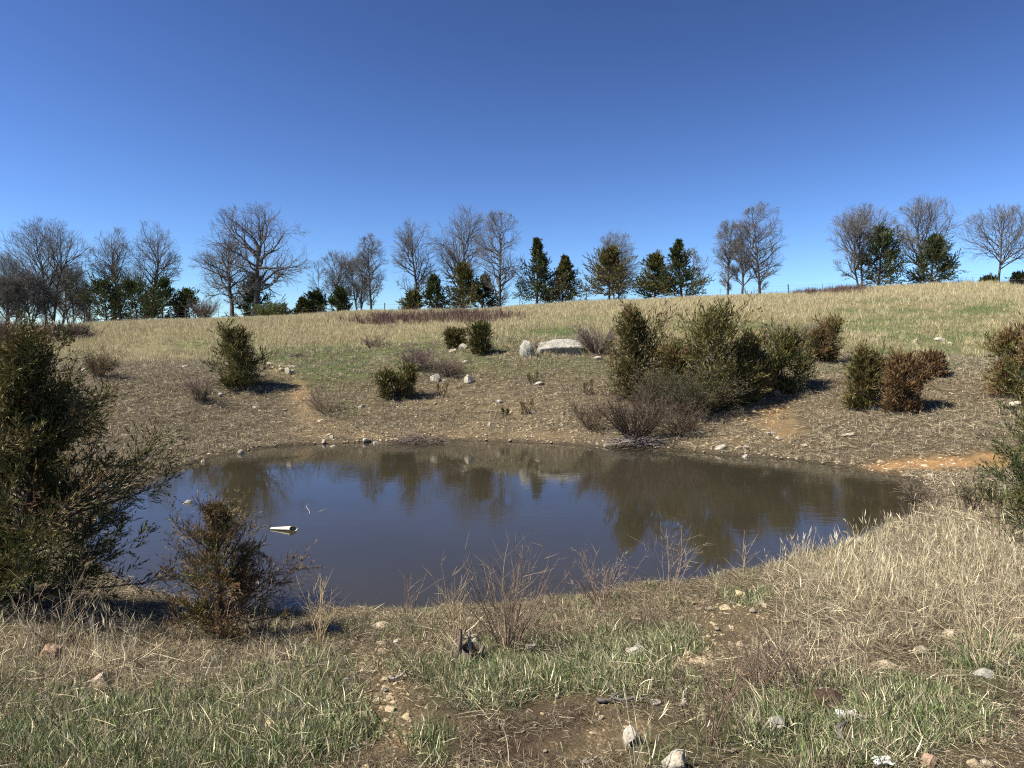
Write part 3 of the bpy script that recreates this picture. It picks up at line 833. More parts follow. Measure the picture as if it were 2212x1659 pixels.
for n, (px, pyb, pyt, wp, stems, col, lv, lab) in enumerate(TS):
    rng = np.random.default_rng(600 + n)
    if pyb < 700:
        y = 78.0; x, _ = at_depth(px, pyb, y)
    else:
        x, y = on_ground(px, pyb)
    _, zt = at_depth(px, pyt, y)
    H = max(zt - gz(x, y), .2); W = wp / FPX * y
    tw = max(.0055, .00016 * y + .0018) * (1.4 if n in (7, 8, 9) else 1)
    if y > 40: tw = .014
    big = stems > 100
    st, lf = twig_shrub(rng, H, W, stems, 8 if not big else 9, 6, tw, col, lv, (.13, .15, .05) if n == 12 else (.085, .095, .04), wig=.06 if n in (7, 8, 9) else .13, arch=.0 if n in (7, 8, 9) else -.012, ls=.12 if y > 40 else .045)
    put_shrub('leafless_shrub' if lv < 2 else 'leafy_shrub', lab, 'shrub', x, y, st, lf, 'leafless shrubs')

# small tufts of young cedar on the bank
for n, (px, pyb, pyt, wp, br, lab) in enumerate([
 (1149, 828, 806, 24, .2, 'tiny dark tuft of cedar beside a flat stone'),
 (1269, 851, 824, 26, .3, 'tiny greyish tuft of cedar below the grassy ledge'),
 (1137, 895, 862, 26, .6, 'tiny rusty seedling cedar among the pebbles'),
 (1091, 898, 884, 12, .1, 'smallest dark seedling left of the rusty one'),
 (955, 858, 826, 24, .5, 'straw-coloured seedling under the white rocks in mid bank'),
 (437, 868, 848, 22, .2, 'small dark seedling on the left bank'),
]):
    rng = np.random.default_rng(700 + n)
    x, y = on_ground(px, pyb)
    _, zt = at_depth(px, pyt, y)
    H = zt - gz(x, y)
    tr, cr = cedar(rng, H, wp / FPX * y, nb=26, k2=6, k3=0, ks=6, sl=.05, sw=.010, cb=.02, ascend=.6, brown=br, olive=.3, p=.35, stems=2, twigw=.004)
    put_tree('cedar_seedling', lab, 'seedling', x, y, tr, cr, M_CEDARBARK, M_CEDAR, 'cedar seedlings on the bank')

# ------------------------------------------------------------------ near cedars
def near_cedar(name, label, px, pyb, pyt, W, seed, dep=None, xoff=0, **kw):
    rng = np.random.default_rng(seed)
    x, y = on_ground(px, pyb)
    _, zt = at_depth(px, pyt, y)
    H = zt - gz(x, y)
    tr, cr = cedar(rng, H, W, **kw)
    return put_tree(name, label, 'tree', x, y, tr, cr, M_CEDARBARK, M_CEDAR)
near_cedar('cedar_tree', 'big bronze-green cedar in the left foreground overhanging the pond', 60, 1318, 745, 2.4, 801,
           nb=130, k2=13, k3=7, ks=11, sl=.046, sw=.0095, cb=.04, ascend=.16, lift=.2, brown=.33, olive=.34, p=.95, ragged=.72, twigw=.0035, top_bare=.25)
near_cedar('cedar_tree', 'reddish half-bare little cedar at the near water edge', 480, 1385, 1090, 1.25, 802,
           nb=64, k2=11, k3=6, ks=8, sl=.034, sw=.006, cb=.02, ascend=.25, brown=.56, olive=.2, p=.9, ragged=.7, twigw=.003, top_bare=.7)
near_cedar('cedar_tree', 'cedar mostly outside the right frame edge with one bough in view', 2300, 1165, 930, 2.1, 803,
           nb=80, k2=11, k3=6, ks=8, sl=.05, sw=.010, cb=.12, ascend=.15, brown=.12, olive=.35, p=.5, ragged=.5, twigw=.005)

# ------------------------------------------------------------------ rocks
def ico(sub):
    t = (1 + 5 ** .5) / 2
    v = [(-1,t,0),(1,t,0),(-1,-t,0),(1,-t,0),(0,-1,t),(0,1,t),(0,-1,-t),(0,1,-t),(t,0,-1),(t,0,1),(-t,0,-1),(-t,0,1)]
    f = [(0,11,5),(0,5,1),(0,1,7),(0,7,10),(0,10,11),(1,5,9),(5,11,4),(11,10,2),(10,7,6),(7,1,8),(3,9,4),(3,4,2),(3,2,6),(3,6,8),(3,8,9),(4,9,5),(2,4,11),(6,2,10),(8,6,7),(9,8,1)]
    v = [np.array(p) / np.linalg.norm(p) for p in v]
    for _ in range(sub):
        mid = {}; nf = []
        def m(a, b):
            k = (min(a, b), max(a, b))
            if k not in mid:
                q = v[a] + v[b]; v.append(q / np.linalg.norm(q)); mid[k] = len(v) - 1
            return mid[k]
        for a, b, c in f:
            ab, bc, ca = m(a, b), m(b, c), m(c, a)
            nf += [(a, ab, ca), (b, bc, ab), (c, ca, bc), (ab, bc, ca)]
        f = nf
    return np.array(v), np.array(f)
ICO = {k: ico(k) for k in (1, 2, 3, 4)}

def rock_mesh(rng, dims, sub=3, cuts=9, rough=.10, name='rock'):
    v, f = ICO[sub]; v = v.copy()
    for _ in range(cuts):
        n = nrm(rng.normal(size=3)); h = .52 + .34 * rng.random()
        s = v @ n - h
        v = v - np.outer(np.maximum(s, 0) * .97, n)
    q = rng.random(3) * 50
    nz = fbm(v[:, 0] * 2.2 + q[0] + v[:, 2], v[:, 1] * 2.2 + q[1] - v[:, 2] * 1.3, 3, 3)
    v = v * (1 + rough * 2 * nz)[:, None]
    v = v * np.array(dims) / 2
    return make_mesh(name, v, [f], None, False)

NEAR_ROCKS = []
def put_rock(px, py, wpx, hpx, label, mat=None, seed=0, sub=3, sink=.3, dep_ratio=.8, group=None, name='rock', cuts=9, water=True):
    """px, py: middle of the rock's foot in the picture; wpx, hpx its size there"""
    rng = np.random.default_rng(seed + 1000)
    x, y = on_ground(px, py, water)
    w_ = wpx / FPX * y; h_ = hpx / FPX * y
    me = rock_mesh(rng, (w_, w_ * dep_ratio, h_ / (1 - sink) ), sub, cuts)
    me.materials.append(mat or M_ROCK)
    z = max(gz(x, y), -.05)
    if y < 12: NEAR_ROCKS.append((x, y, w_))
    o = link(name, me, None, None, (x, y, z + h_ / (1 - sink) * (.5 - sink)))
    o.rotation_euler = (rng.normal() * .08, rng.normal() * .08, rng.random() * .6 - .3)
    return tag(o, label, 'rock', group)

# the slab boulder: a long bevelled block with a lit sloping top and an undercut front
def slab():
    rng = np.random.default_rng(41)
    x, y = on_ground(1210, 768)
    s = y / FPX
    L, Hh, Dp = 96 * s, 33 * s, 62 * s
    nx, nr = 40, 26
    t = np.linspace(-1, 1, nx)
    prof = np.array([(-.20, -.35), (-.34, .0), (-.50, .40), (-.49, .50), (-.1, .80), (.28, 1.0), (.5, .82), (.42, -.35)])
    k = np.linspace(0, len(prof), nr, endpoint=False)
    a = prof[np.floor(k).astype(int) % len(prof)]; b = prof[(np.floor(k).astype(int) + 1) % len(prof)]
    pr = a + (b - a) * (k % 1)[:, None]
    end = np.interp(t, [-1, -.96, -.84, -.25, .45, .93, 1], [.46, .66, .80, .97, 1.0, .95, .84])
    V = np.empty((nx, nr, 3))
    V[:, :, 0] = (t * L / 2)[:, None]
    V[:, :, 1] = pr[None, :, 0] * Dp * (.55 + .45 * end[:, None])
    V[:, :, 2] = np.where(pr[None, :, 1] > 0, pr[None, :, 1] * end[:, None], pr[None, :, 1]) * Hh * 1.02
    V[:, :, 2] += np.where(pr[None, :, 1] < .35, np.interp(t, [-1, -.3, .6, 1], [-.08, .0, .10, .16])[:, None] * Hh * (pr[None, :, 1] > 0), 0)
    V += .028 * Hh / .5 * np.stack([fbm(V[..., 0] * 3 + 9 * i, V[..., 2] * 4 + V[..., 1] * 3, 50 + i, 3) for i in range(3)], -1) * 1.6
    i = np.arange(nx - 1)[:, None]; j = np.arange(nr)[None, :]; j2 = (j + 1) % nr
    q = np.stack([i * nr + j, i * nr + j2, (i + 1) * nr + j2, (i + 1) * nr + j], -1).reshape(-1, 4)
    v = V.reshape(-1, 3)
    c0, c1 = len(v), len(v) + 1
    v = np.vstack([v, V[0].mean(0) - [.05, 0, 0], V[-1].mean(0) + [.05, 0, 0]])
    jj = np.arange(nr); j3 = (jj + 1) % nr
    tri = np.concatenate([np.stack([np.full(nr, c0), j3, jj], 1), np.stack([np.full(nr, c1), (nx - 1) * nr + jj, (nx - 1) * nr + j3], 1)])
    me = make_mesh('boulder', v, [q[:, ::-1], tri[:, ::-1]], None, False)
    me.materials.append(M_SLAB)
    o = link('boulder', me, None, None, (x, y + Dp * .35, gz(x, y + Dp * .2)))
    o.rotation_euler = (0, math.radians(0), math.radians(3))
    tag(o, 'long pale slab boulder with a dark undercut front on the bank top', 'boulder')
slab()
put_rock(1139, 769, 35, 33, 'rounded grey boulder left of the long slab', M_SLAB, 3, 4, .3, .9, None, 'boulder', 6)

RK = [  # px, py(foot), w, h, material, label
 (1292, 777, 20, 9, 'R', 'small white rock just right of the slab boulder'),
 (980, 762, 27, 11, 'R', 'flat white rock under the thin sprig of cedar'),
 (1000, 756, 22, 14, 'R', 'blocky white rock between the cedar sprig and the round cedar bush'),
 (622, 808, 19, 14, 'R', 'largest pale rock of the cluster right of the lone cedar bush'),
 (634, 808, 12, 12, 'R', 'narrow tilted rock leaning on the largest of the cluster'),
 (607, 802, 14, 8, 'T', 'tan rock at the left of the cluster by the lone cedar bush'),
 (632, 794, 14, 6, 'R', 'flat pale rock at the top of the cluster by the lone cedar bush'),
 (608, 794, 13, 6, 'R', 'upper flat rock of the cluster, nearest the lone cedar bush'),
 (581, 788, 12, 6, 'R', 'small pale rock touching the right side of the lone cedar bush'),
 (941, 824, 24, 21, 'R', 'tall jagged white rock in mid bank under two leafless shrubs'),
 (1013, 826, 28, 17, 'R', 'cracked white rock right of the tall jagged one'),
 (889, 826, 16, 12, 'R', 'white rock against the right side of the light green cedar bush'),
 (960, 824, 12, 5, 'R', 'small flat stone between the jagged and the cracked white rocks'),
 (1006, 785, 15, 7, 'R', 'flat pale stone downhill of the round cedar bush'),
 (780, 883, 16, 9, 'R', 'lone bright stone low on the bank beside the gravel trail'),
 (1057, 921, 10, 11, 'R', 'upright white stone above the middle of the far waterline'),
 (791, 955, 15, 10, 'R', 'rounded stone at the far waterline left of the brush pile'),
 (812, 958, 16, 9, 'R', 'pale stone half in the water left of the brush pile'),
 (719, 964, 14, 6, 'R', 'flat pale stone standing in the water off the far left shore'),
 (700, 957, 11, 8, 'R', 'small block of stone at the far left waterline'),
 (520, 980, 14, 14, 'R', 'squarish stone at the far waterline left of the water bend'),
 (552, 885, 15, 9, 'R', 'white stone below the lone cedar bush'),
 (717, 948, 14, 8, 'R', 'pale stone a step above the far left waterline'),
 (1163, 831, 26, 8, 'R', 'flat half-buried rock right of the tiny dark cedar tuft'),
 (1079, 870, 14, 8, 'R', 'pale stone up the bank left of the rusty seedling'),
 (1153, 894, 10, 7, 'R', 'white stone right of the rusty seedling'),
 (1203, 854, 13, 7, 'R', 'white stone in mid bank right of the cedar tufts'),
 (1216, 896, 11, 6, 'D', 'orange stone left of the thin straw-brown stems'),
 (1511, 938, 22, 8, 'R', 'cluster stone of white rubble right of the willow clump'),
 (1555, 969, 30, 9, 'R', 'wide flat ledge stone at the far waterline right of the willow clump'),
 (1612, 970, 17, 10, 'R', 'pointed pale stone at the far right waterline'),
 (1611, 987, 20, 8, 'R', 'pale stone lying in the water below the pointed one'),
 (1659, 941, 17, 10, 'R', 'white rock at the foot of the yellow gravel slope'),
 (1671, 938, 11, 8, 'R', 'smaller white rock beside the one at the foot of the yellow gravel slope'),
 (1682, 950, 15, 9, 'T', 'tan stone just below the white pair on the right bank'),
 (1721, 970, 9, 9, 'D', 'reddish stone at the right bank next to a flat tan one'),
 (1736, 965, 18, 7, 'T', 'flat tan stone right of the reddish one on the right bank'),
 (1679, 856, 18, 14, 'D', 'reddish-brown rock under the bright green cedar bush'),
 (1899, 884, 42, 34, 'S', 'large white boulder between the olive and the rust-brown cedar bushes'),
 (1976, 738, 11, 6, 'R', 'left stone of the white group in the right-hand field'),
 (2027, 736, 24, 9, 'R', 'largest white stone in the right-hand field'),
 (2052, 744, 10, 6, 'R', 'right stone of the white group in the right-hand field'),
 (1977, 772, 12, 8, 'R', 'round white stone in the field above the purple-brown bush'),
 (2067, 788, 9, 6, 'R', 'small bright stone in the field left of the large bronze cedar'),
 (2193, 878, 28, 12, 'R', 'white rock under the large bronze cedar at the frame edge'),
 (2010, 907, 9, 8, 'R', 'small white stone alone on the right bank'),
 (2009, 1032, 20, 10, 'T', 'rounded stone on the water edge below the clay flat'),
 (1969, 1030, 14, 7, 'T', 'smaller stone left of the rounded one below the clay flat'),
 (2050, 1030, 14, 9, 'R', 'pale stone at the right end below the clay flat'),
 (1833, 942, 34, 9, 'T', 'layered flat ledge of rock on the right bank'),
 (1887, 965, 11, 6, 'R', 'small white stone below the layered ledge'),
 (187, 806, 27, 12, 'R', 'whitish rock beside the dead reddish shrub'),
 (357, 992, 15, 8, 'T', 'single tan stone on the matted left bank'),
 (440, 998, 14, 10, 'T', 'tan stone by the water on the left bank'),
 (401, 796, 16, 7, 'R', 'white stones heap at the crest of the left bank'),
 (476, 856, 12, 8, 'R', 'white stone left below the lone cedar bush'),
 (405, 1086, 22, 12, 'R', 'white rock standing in the water by the left shore'),
 (221, 1090, 18, 14, 'S', 'grey rock under the driftwood stump'),
 (1857, 1176, 24, 20, 'R', 'wedge-shaped pale rock at the near right waterline'),
 (1368, 1424, 50, 26, 'R', 'broad white rock in green grass, lower of a stacked pair'),
 (1378, 1410, 30, 24, 'S', 'grey-veined rock sitting behind the broad white one in green grass'),
 (1028, 1394, 22, 18, 'R', 'white stone behind the splintered stump'),
 (1365, 1606, 42, 42, 'R', 'white rock with a darker corner near the bottom edge'),
 (1462, 1662, 62, 62, 'R', 'biggest near white rock with a flat face and a shaded right side'),
 (1415, 1522, 26, 13, 'R', 'rounded white stone at the end of a dark stick'),
 (1148, 1402, 26, 16, 'R', 'pale rock half hidden by weed stems'),
 (1015, 1341, 20, 9, 'R', 'flat pale stone at the near waterline before the weed clump'),
 (929, 1346, 22, 9, 'R', 'low pale stone at the near waterline left of the weed clump'),
 (1203, 1508, 10, 10, 'R', 'single small white stone on bare soil'),
 (212, 1482, 60, 30, 'T', 'cream-tan rock in the dry grass at lower left'),
 (113, 1424, 58, 34, 'D', 'brownish block of rock behind dry grass at lower left'),
 (722, 1364, 30, 14, 'R', 'pale flat stone near the water right of the little cedar'),
 (662, 1390, 16, 11, 'R', 'white stone right of the little cedar among grass stalks'),
 (824, 1356, 40, 14, 'T', 'long tan stone at the near waterline'),
 (857, 1391, 14, 11, 'R', 'white lump of stone below the long tan stone'),
 (764, 1391, 12, 9, 'T', 'small tan lump between the near waterline and the gravel path'),
 (746, 1474, 18, 10, 'R', 'pale wedge stone left of the gravel path'),
 (782, 1452, 12, 6, 'R', 'flat little stone, first of a pair on the gravel path'),
 (806, 1453, 15, 6, 'R', 'flat little stone, second of a pair on the gravel path'),
 (1680, 1566, 40, 24, 'S', 'flat grey rock left of the cow dung'),
 (1790, 1500, 56, 16, 'T', 'tan stone just behind the cow dung'),
 (2007, 1652, 34, 24, 'D', 'orange-tan rock at the lower right bottom edge'),
 (2204, 1388, 40, 26, 'R', 'white rock in dry grass at the right frame edge'),
 (1985, 1410, 32, 18, 'T', 'tan rock in the dry grass on the right slope'),
 (1915, 1440, 44, 14, 'T', 'flat buff rock in grass on the right slope'),
 (2124, 1460, 44, 16, 'S', 'low grey rock in green grass on the right slope'),
 (2050, 1372, 32, 14, 'T', 'pale buff rock half covered by straw on the right slope'),
 (2132, 1655, 30, 16, 'T', 'tan stone in bare soil at the lower right'),
 (1779, 1628, 16, 14, 'D', 'small orange stone in grass below the cow dung'),
 (1600, 1404, 26, 20, 'T', 'buff stone beside the near gravel patch'),
]
MM = {'R': M_ROCK, 'T': M_TAN, 'D': M_RED, 'S': M_SLAB}
for n, (px, py, w_, h_, m, lab) in enumerate(RK):
    near = py > 1150
    put_rock(px, py, w_, h_, lab, MM[m], n, 3 if (near or w_ > 20) else 2, .3 if near else .24, .75 + .3 * RNG.random(), 'rocks round the pond', cuts=10)

# small stones along the waterline and on the bank, each named by the landmark nearest to it
MARKS = [(511,838,'lone dark cedar bush'),(628,806,'rock cluster'),(665,890,'yellow gravel trail'),(780,883,'lone bright stone'),
 (858,862,'light green cedar bush'),(910,956,'twig heap'),(941,824,'tall jagged white rock'),(1013,826,'cracked white rock'),(1057,921,'upright white stone'),
 (1091,898,'smallest dark seedling'),(1137,895,'rusty seedling'),(1149,828,'tiny dark cedar tuft'),(1203,854,'white stone in mid bank'),(1216,896,'orange stone'),(1269,851,'tiny greyish cedar tuft'),
 (1275,925,'thin straw-brown stems'),(1370,948,'willow clump'),(1470,938,'sparse brown stems'),(1555,969,'wide flat ledge stone'),(1611,987,'pale stone lying in the water'),(1628,858,'olive-brown cedar bush'),
 (1659,941,'white pair on the right bank'),(1679,856,'reddish-brown rock'),(1721,970,'reddish stone by the water'),(1833,942,'layered flat ledge'),(520,980,'squarish waterline stone'),
 (719,964,'flat stone standing in the water'),(791,955,'rounded waterline stone'),(552,885,'white stone under the bush'),(955,858,'straw-coloured seedling'),(1079,870,'pale stone by the seedlings')]
USED = set()
def stones(n, name, where, group, gen, lo, hi, mats, seed):
    rng = np.random.default_rng(seed)
    meshes = []
    for m in mats:
        for _ in range(4):
            me = rock_mesh(rng, (1, .8, .62), 2, 8, .12, 'stone'); me.materials.append(m[0]); meshes.append((me, m[1]))
    k = tries = 0
    while k < n and tries < n * 12:
        tries += 1
        px, py = gen(rng)
        me, colour = meshes[rng.integers(len(meshes))]
        sz = rng.uniform(lo, hi)
        mx, my, nm = min(MARKS, key=lambda q: ((q[0] - px) / 1.6) ** 2 + (q[1] - py) ** 2)
        dx, dy = px - mx, py - my
        side = ('right of' if dx > 0 else 'left of') if abs(dx) > 1.8 * abs(dy) else ('downhill of' if dy > 0 else 'uphill of')
        far = 'just ' if abs(dx) + abs(dy) < 26 else 'well ' if abs(dx) + abs(dy) > 55 else ''
        size = 'Small' if sz < lo + (hi - lo) * .4 else 'Larger'
        lab = f'{size} {colour} stone {where}, {far}{side} the {nm}'.capitalize()
        if lab in USED or len(lab.split()) > 15: continue
        USED.add(lab); k += 1
        x, y = on_ground(px, py)
        s = sz / FPX * y
        o = bpy.data.objects.new(name, me); COL.objects.link(o)
        o.location = (x, y, gz(x, y) + s * (.12 if y > 12 else .2)); o.scale = (s, s, s)
        o.rotation_euler = (rng.normal() * .2, rng.normal() * .2, rng.random() * 6.28)
        tag(o, lab, 'stone', group)
SHX = np.array([p[0] for p in SHORE_PX[:19]], float); SHY = np.array([p[1] for p in SHORE_PX[:19]], float)
def g_shore(rng):
    px = rng.uniform(470, 1240) if rng.random() < .8 else rng.uniform(1480, 1850)
    return px, np.interp(px, SHX, SHY) - 1 - abs(rng.normal()) * 5
KM = [(M_ROCK, 'white'), (M_TAN, 'tan'), (M_PEB, 'buff')]
stones(64, 'shore_stone', 'at the waterline', 'stones along the far waterline', g_shore, 4, 9, KM, 61)
stones(56, 'bank_stone', 'on the bank', 'stones scattered on the far bank', lambda r: (r.normal(1010, 190), r.uniform(835, 945)), 4, 8.5, KM, 62)
stones(36, 'slope_stone', 'on the yellow slope', 'stones on the yellow gravel slope', lambda r: (r.normal(1680, 80), r.uniform(860, 975)), 4, 9, KM, 63)

MARKS[:] = [(1028,1394,'splintered stump'),(1148,1402,'pale rock in the weed stems'),(1368,1424,'broad white rock in the grass'),(721,1364,'pale flat stone by the water'),(824,1356,'long tan stone'),(857,1391,'white lump of stone'),
 (782,1452,'flat pair on the path'),(865,1470,'fallen grey stick'),(1203,1508,'stone on bare soil'),(1345,1521,'dark stick'),(1365,1606,'white rock with a dark corner'),(1462,1640,'biggest near rock'),(1600,1404,'buff stone by the gravel'),(1640,1460,'reddish weed clump'),
 (1680,1566,'flat grey rock'),(1785,1512,'cow dung'),(1565,1340,'near gravel patch'),(1985,1410,'tan rock on the right slope'),(1857,1176,'wedge-shaped rock'),(1095,1340,'large bare weed clump'),(1480,1275,'tall thin weed')]
def g_near(r):
    while True:
        px, py = r.uniform(700, 1650), r.uniform(1300, 1640)
        if py > np.interp(px, [700, 1000, 1180, 1300, 1500, 1650], [1350, 1335, 1318, 1295, 1275, 1255]) and r.random() < .35 + .6 * (1 - (py - 1300) / 340): return px, py
stones(52, 'near_stone', 'on the near bank', 'small stones on the near bank', g_near, 7, 17, [(M_ROCK, 'white'), (M_TAN, 'tan'), (M_PEB, 'buff')], 64)

# ------------------------------------------------------------------ fence along the ridge
def fence():
    rng = np.random.default_rng(77)
    root = thing('fence', (0, 76.5, 0), 'wire field fence with dark posts along the ridge', 'fence')
    xs = np.arange(-46, 58, 3.6)
    ys = 76.6 + .4 * np.sin(xs * .11)
    zs = height(xs, ys)
    H = 1.2
    for k, (x, y, z) in enumerate(zip(xs, ys, zs)):
        a = Acc()
        wood = k % 3 == 0
        r = .055 if wood else .022
        P = np.array([[[0, 0, -.3], [0.01 * rng.normal(), 0, H * .5], [.03 * rng.normal(), .02 * rng.normal(), H + (.15 if wood else 0)]]])
        tubes(a, P, np.full((1, 3), r), 6)
        v = P[0, -1]; a.add(np.array([v + [r, 0, 0], v + [0, r, 0], v - [r, 0, 0], v - [0, r, 0]]), [[0, 1, 2, 3]])
        o = link('post', a.mesh('post'), M_BARK, root, (x, y - 76.5, z))
    for h in (.3, .6, .9, 1.15):
        a = Acc()
        P = np.stack([xs, ys - 76.5, zs + h], 1)[None]
        tubes(a, P, np.full((1, len(xs)), .006), 3)
        link('wire', a.mesh('wire'), M_BARK, root)
    # the timber brace near the rounded cedar
    x, _ = at_depth(2014 - 10, 622, 76)
    bx, _ = at_depth(2013, 615, 75.6)
    a = Acc()
    g0 = height(np.array([bx - 1.4, bx, bx + 1.6]), np.full(3, 75.6))
    P = np.array([[[bx - 1.4, -.9, g0[0] + .1], [bx - .7, -.9, (g0[0] + g0[1]) / 2 + .45], [bx, -.9, g0[1] + .95]],
                  [[bx, -.9, g0[1] + .95], [bx + .8, -.9, (g0[1] + g0[2]) / 2 + .45], [bx + 1.6, -.9, g0[2] + .1]]])
    tubes(a, P, np.full((2, 3), .07), 6)
    link('brace', a.mesh('brace'), M_DRIFT, root)
fence()

# ------------------------------------------------------------------ things in and by the water
def pipe():
    x, y = water_pt(614, 1143)
    s = y / FPX
    L = 54 * s; n = 22; m = 10
    ts = np.linspace(0, 1, m)
    a = np.linspace(0, 2 * np.pi, n, endpoint=False)
    out = []
    for k, rr in enumerate((1.0, .90)):
        w_ = np.interp(ts, [0, 1], [.028, .056]) * rr; h_ = np.interp(ts, [0, 1], [.014, .036]) * rr
        v = np.stack([np.broadcast_to((ts * L)[:, None], (m, n)), np.cos(a)[None] * w_[:, None], np.sin(a)[None] * h_[:, None]], -1)
        v[-1, :, 0] += np.cos(a) * .03 - np.sin(a) * .02     # slanted cut
        out.append(v)
    i = np.arange(m - 1)[:, None] * n; j = np.arange(n)[None]; j2 = (j + 1) % n
    q = np.stack([i + j, i + j2, i + n + j2, i + n + j], -1).reshape(-1, 4)
    V = np.concatenate([out[0].reshape(-1, 3), out[1].reshape(-1, 3)])
    b = m * n; e = (m - 1) * n; jj = np.arange(n); j3 = (jj + 1) % n
    rim = np.stack([e + jj, e + j3, b + e + j3, b + e + jj], 1)
    me = make_mesh('pipe', V, [np.concatenate([q[:, ::-1], q + b, rim])], None, True)
    t = NT('old_plastic')
    tc = t.n('ShaderNodeTexCoord'); nn = t.noise(14, 5, .6, tc.outputs['Object'])
    c = t.ramp(nn.outputs['Fac'], [(.35, (.42, .37, .24)), (.6, (.66, .62, .46))])
    p = t.bsdf(c, .55, .4); t.l(p.outputs[0], t.out.inputs[0])
    o = link('pipe', me, t.m, None, (x - L * .52, y, .012))
    o.rotation_euler = (0, math.radians(-3), math.radians(-14))
    tag(o, 'cut cream plastic pipe floating in the pond with its dark open end to the right', 'pipe')
pipe()

def stick(name, label, pts, r, mat, cat='stick', taper=.4, group=None, forks=0, seed=0):
    rng = np.random.default_rng(900 + seed)
    P = np.array(pts, float)
    c = P.mean(0); c[2] = P[:, 2].min()
    t = np.linspace(0, 1, 9); tt = np.linspace(0, 1, len(P))
    Q = np.stack([np.interp(t, tt, P[:, k]) for k in range(3)], 1) - c
    Q[1:-1] += rng.normal(size=(7, 3)) * r * .6
    a = Acc()
    R = r * (1 - (1 - taper) * t)
    tubes(a, Q[None], R[None], 7)
    for k in range(forks):
        s = Q[3 + (k * 2) % 5]; d = nrm(Q[-1] - Q[0] + rng.normal(size=3) * .5 * np.linalg.norm(Q[-1] - Q[0])); d[2] = abs(d[2]) * .6
        p, rr = grow(s[None], d[None], np.array([.35 * np.linalg.norm(Q[-1] - Q[0])]), [r * .6], [r * .2], 4, .12, (0, 0, 0), rng)
        tubes(a, p, rr, 5)
    for e, k in ((0, -1), (-1, 1)):
        v = Q[e]; rr = R[e] * .7
        a.add(np.array([v + [rr, 0, 0], v + [0, 0, rr], v - [rr, 0, 0], v - [0, 0, rr]]), [[0, 1, 2, 3]])
    o = link(name, a.mesh(name), mat, None, tuple(c))
    return tag(o, label, cat, group)

def gpt(px, py, up=0.0):
    x, y = on_ground(px, py); return (x, y, max(gz(x, y), 0) + up)
# floating twigs
def wpt(px, py, up=0): 
    x, y = water_pt(px, py); return (x, y, up)
stick('floating_twig', 'forked bare twig poking out of the water above the pipe', [wpt(672, 1113, -.02), wpt(666, 1104, .03), wpt(661, 1099, .03), wpt(667, 1097, .07)], .006, M_DRIFT, 'twig', .4, None, 1, 1)
stick('floating_twig', 'short pale twig lying on the water right of the forked one', [wpt(688, 1106, 0), wpt(696, 1105, .02), wpt(706, 1104, .05)], .006, M_DRIFT, 'twig', .4, None, 1, 2)
stick('stick', 'fallen grey stick on the gravel path', [gpt(838, 1474, .02), gpt(865, 1469, .03), gpt(893, 1460, .03)], .011, M_DRIFT, seed=3)
stick('stick', 'dark stick lying before the rounded white stone', [gpt(1290, 1520, .02), gpt(1340, 1521, .03), gpt(1402, 1519, .03)], .012, M_BARK, seed=4, forks=1)
stick('stick', 'bleached split stick right of the white plastic scrap', [gpt(1812, 1566, .03), gpt(1850, 1564, .05), gpt(1898, 1567, .03)], .014, M_DRIFT, seed=5)
stick('stick', 'blackened crooked stick in grass below the white plastic scrap', [gpt(1812, 1608, .02), gpt(1818, 1594, .05), gpt(1836, 1582, .06)], .016, M_BARK, seed=6)
stick('stick', 'pale broken stick at the bottom edge', [gpt(1256, 1655, .02), gpt(1290, 1648, .03)], .012, M_DRIFT, seed=7)
stick('stick', 'buff stub of cane stuck in the path right of the dark stick', [gpt(1470, 1532, .01), gpt(1484, 1506, .05)], .012, M_DRIFT, seed=8)

# driftwood stump at the left shore
def driftwood():
    rng = np.random.default_rng(31)
    x, y = on_ground(238, 1075)
    o = thing('driftwood', (x, y, gz(x, y)), 'grey weathered stump with broken limbs at the left shore', 'driftwood')
    s = y / FPX
    a = Acc()
    P, R = grow(np.array([[0, 0, -.05]]), np.array([[-.25, 0, 1.]]), np.array([46 * s]), [.055], [.03], 8, .09, (0, 0, 0), rng)
    tubes(a, P, R, 9); link('stump', a.mesh('stump'), M_DRIFT, o)
    for (i0, d, L, r) in ((5, (1, .1, .25), 46, .02), (3, (.55, -.2, -1), 34, .035), (4, (.25, -.3, -1), 40, .03), (7, (-.5, 0, .8), 12, .02), (6, (-.9, -.1, .1), 20, .012)):
        b = Acc()
        p, rr = grow(P[:, i0], np.array([d], float), np.array([L * s]), [r], [r * .5], 6, .10, (0, 0, 0), rng)
        tubes(b, p, rr, 7); link('limb', b.mesh('limb'), M_DRIFT, o)
driftwood()

# splintered stump in the near weeds
def stump():
    rng = np.random.default_rng(33)
    x, y = on_ground(1010, 1432)
    o = thing('stump', (x, y, gz(x, y)), 'dark splintered stump with two broken prongs in the near grass', 'stump')
    s = y / FPX
    a = Acc()
    P, R = grow(np.array([[.02, 0, -.05]]), np.array([[.05, 0, 1.]]), np.array([.05 + 36 * s]), [.085], [.055], 6, .05, (0, 0, 0), rng)
    R = R * (1 + .25 * rng.random(R.shape)); tubes(a, P, R, 10)
    link('stump_base', a.mesh('stump_base'), M_STUMP, o)
    for (dx, L, d, r) in ((-.05, 80, (-.02, 0, 1), .020), (.03, 74, (-.16, 0, 1), .016), (.06, 44, (.35, 0, 1), .022)):
        b = Acc()
        p, rr = grow(np.array([[dx, -.01, 0]]), np.array([d], float), np.array([L * s]), [r], [r * .55], 6, .05, (0, 0, 0), rng)
        tubes(b, p, rr, 6); link('prong', b.mesh('prong'), M_DRIFT if r < .018 else M_STUMP, o)
stump()

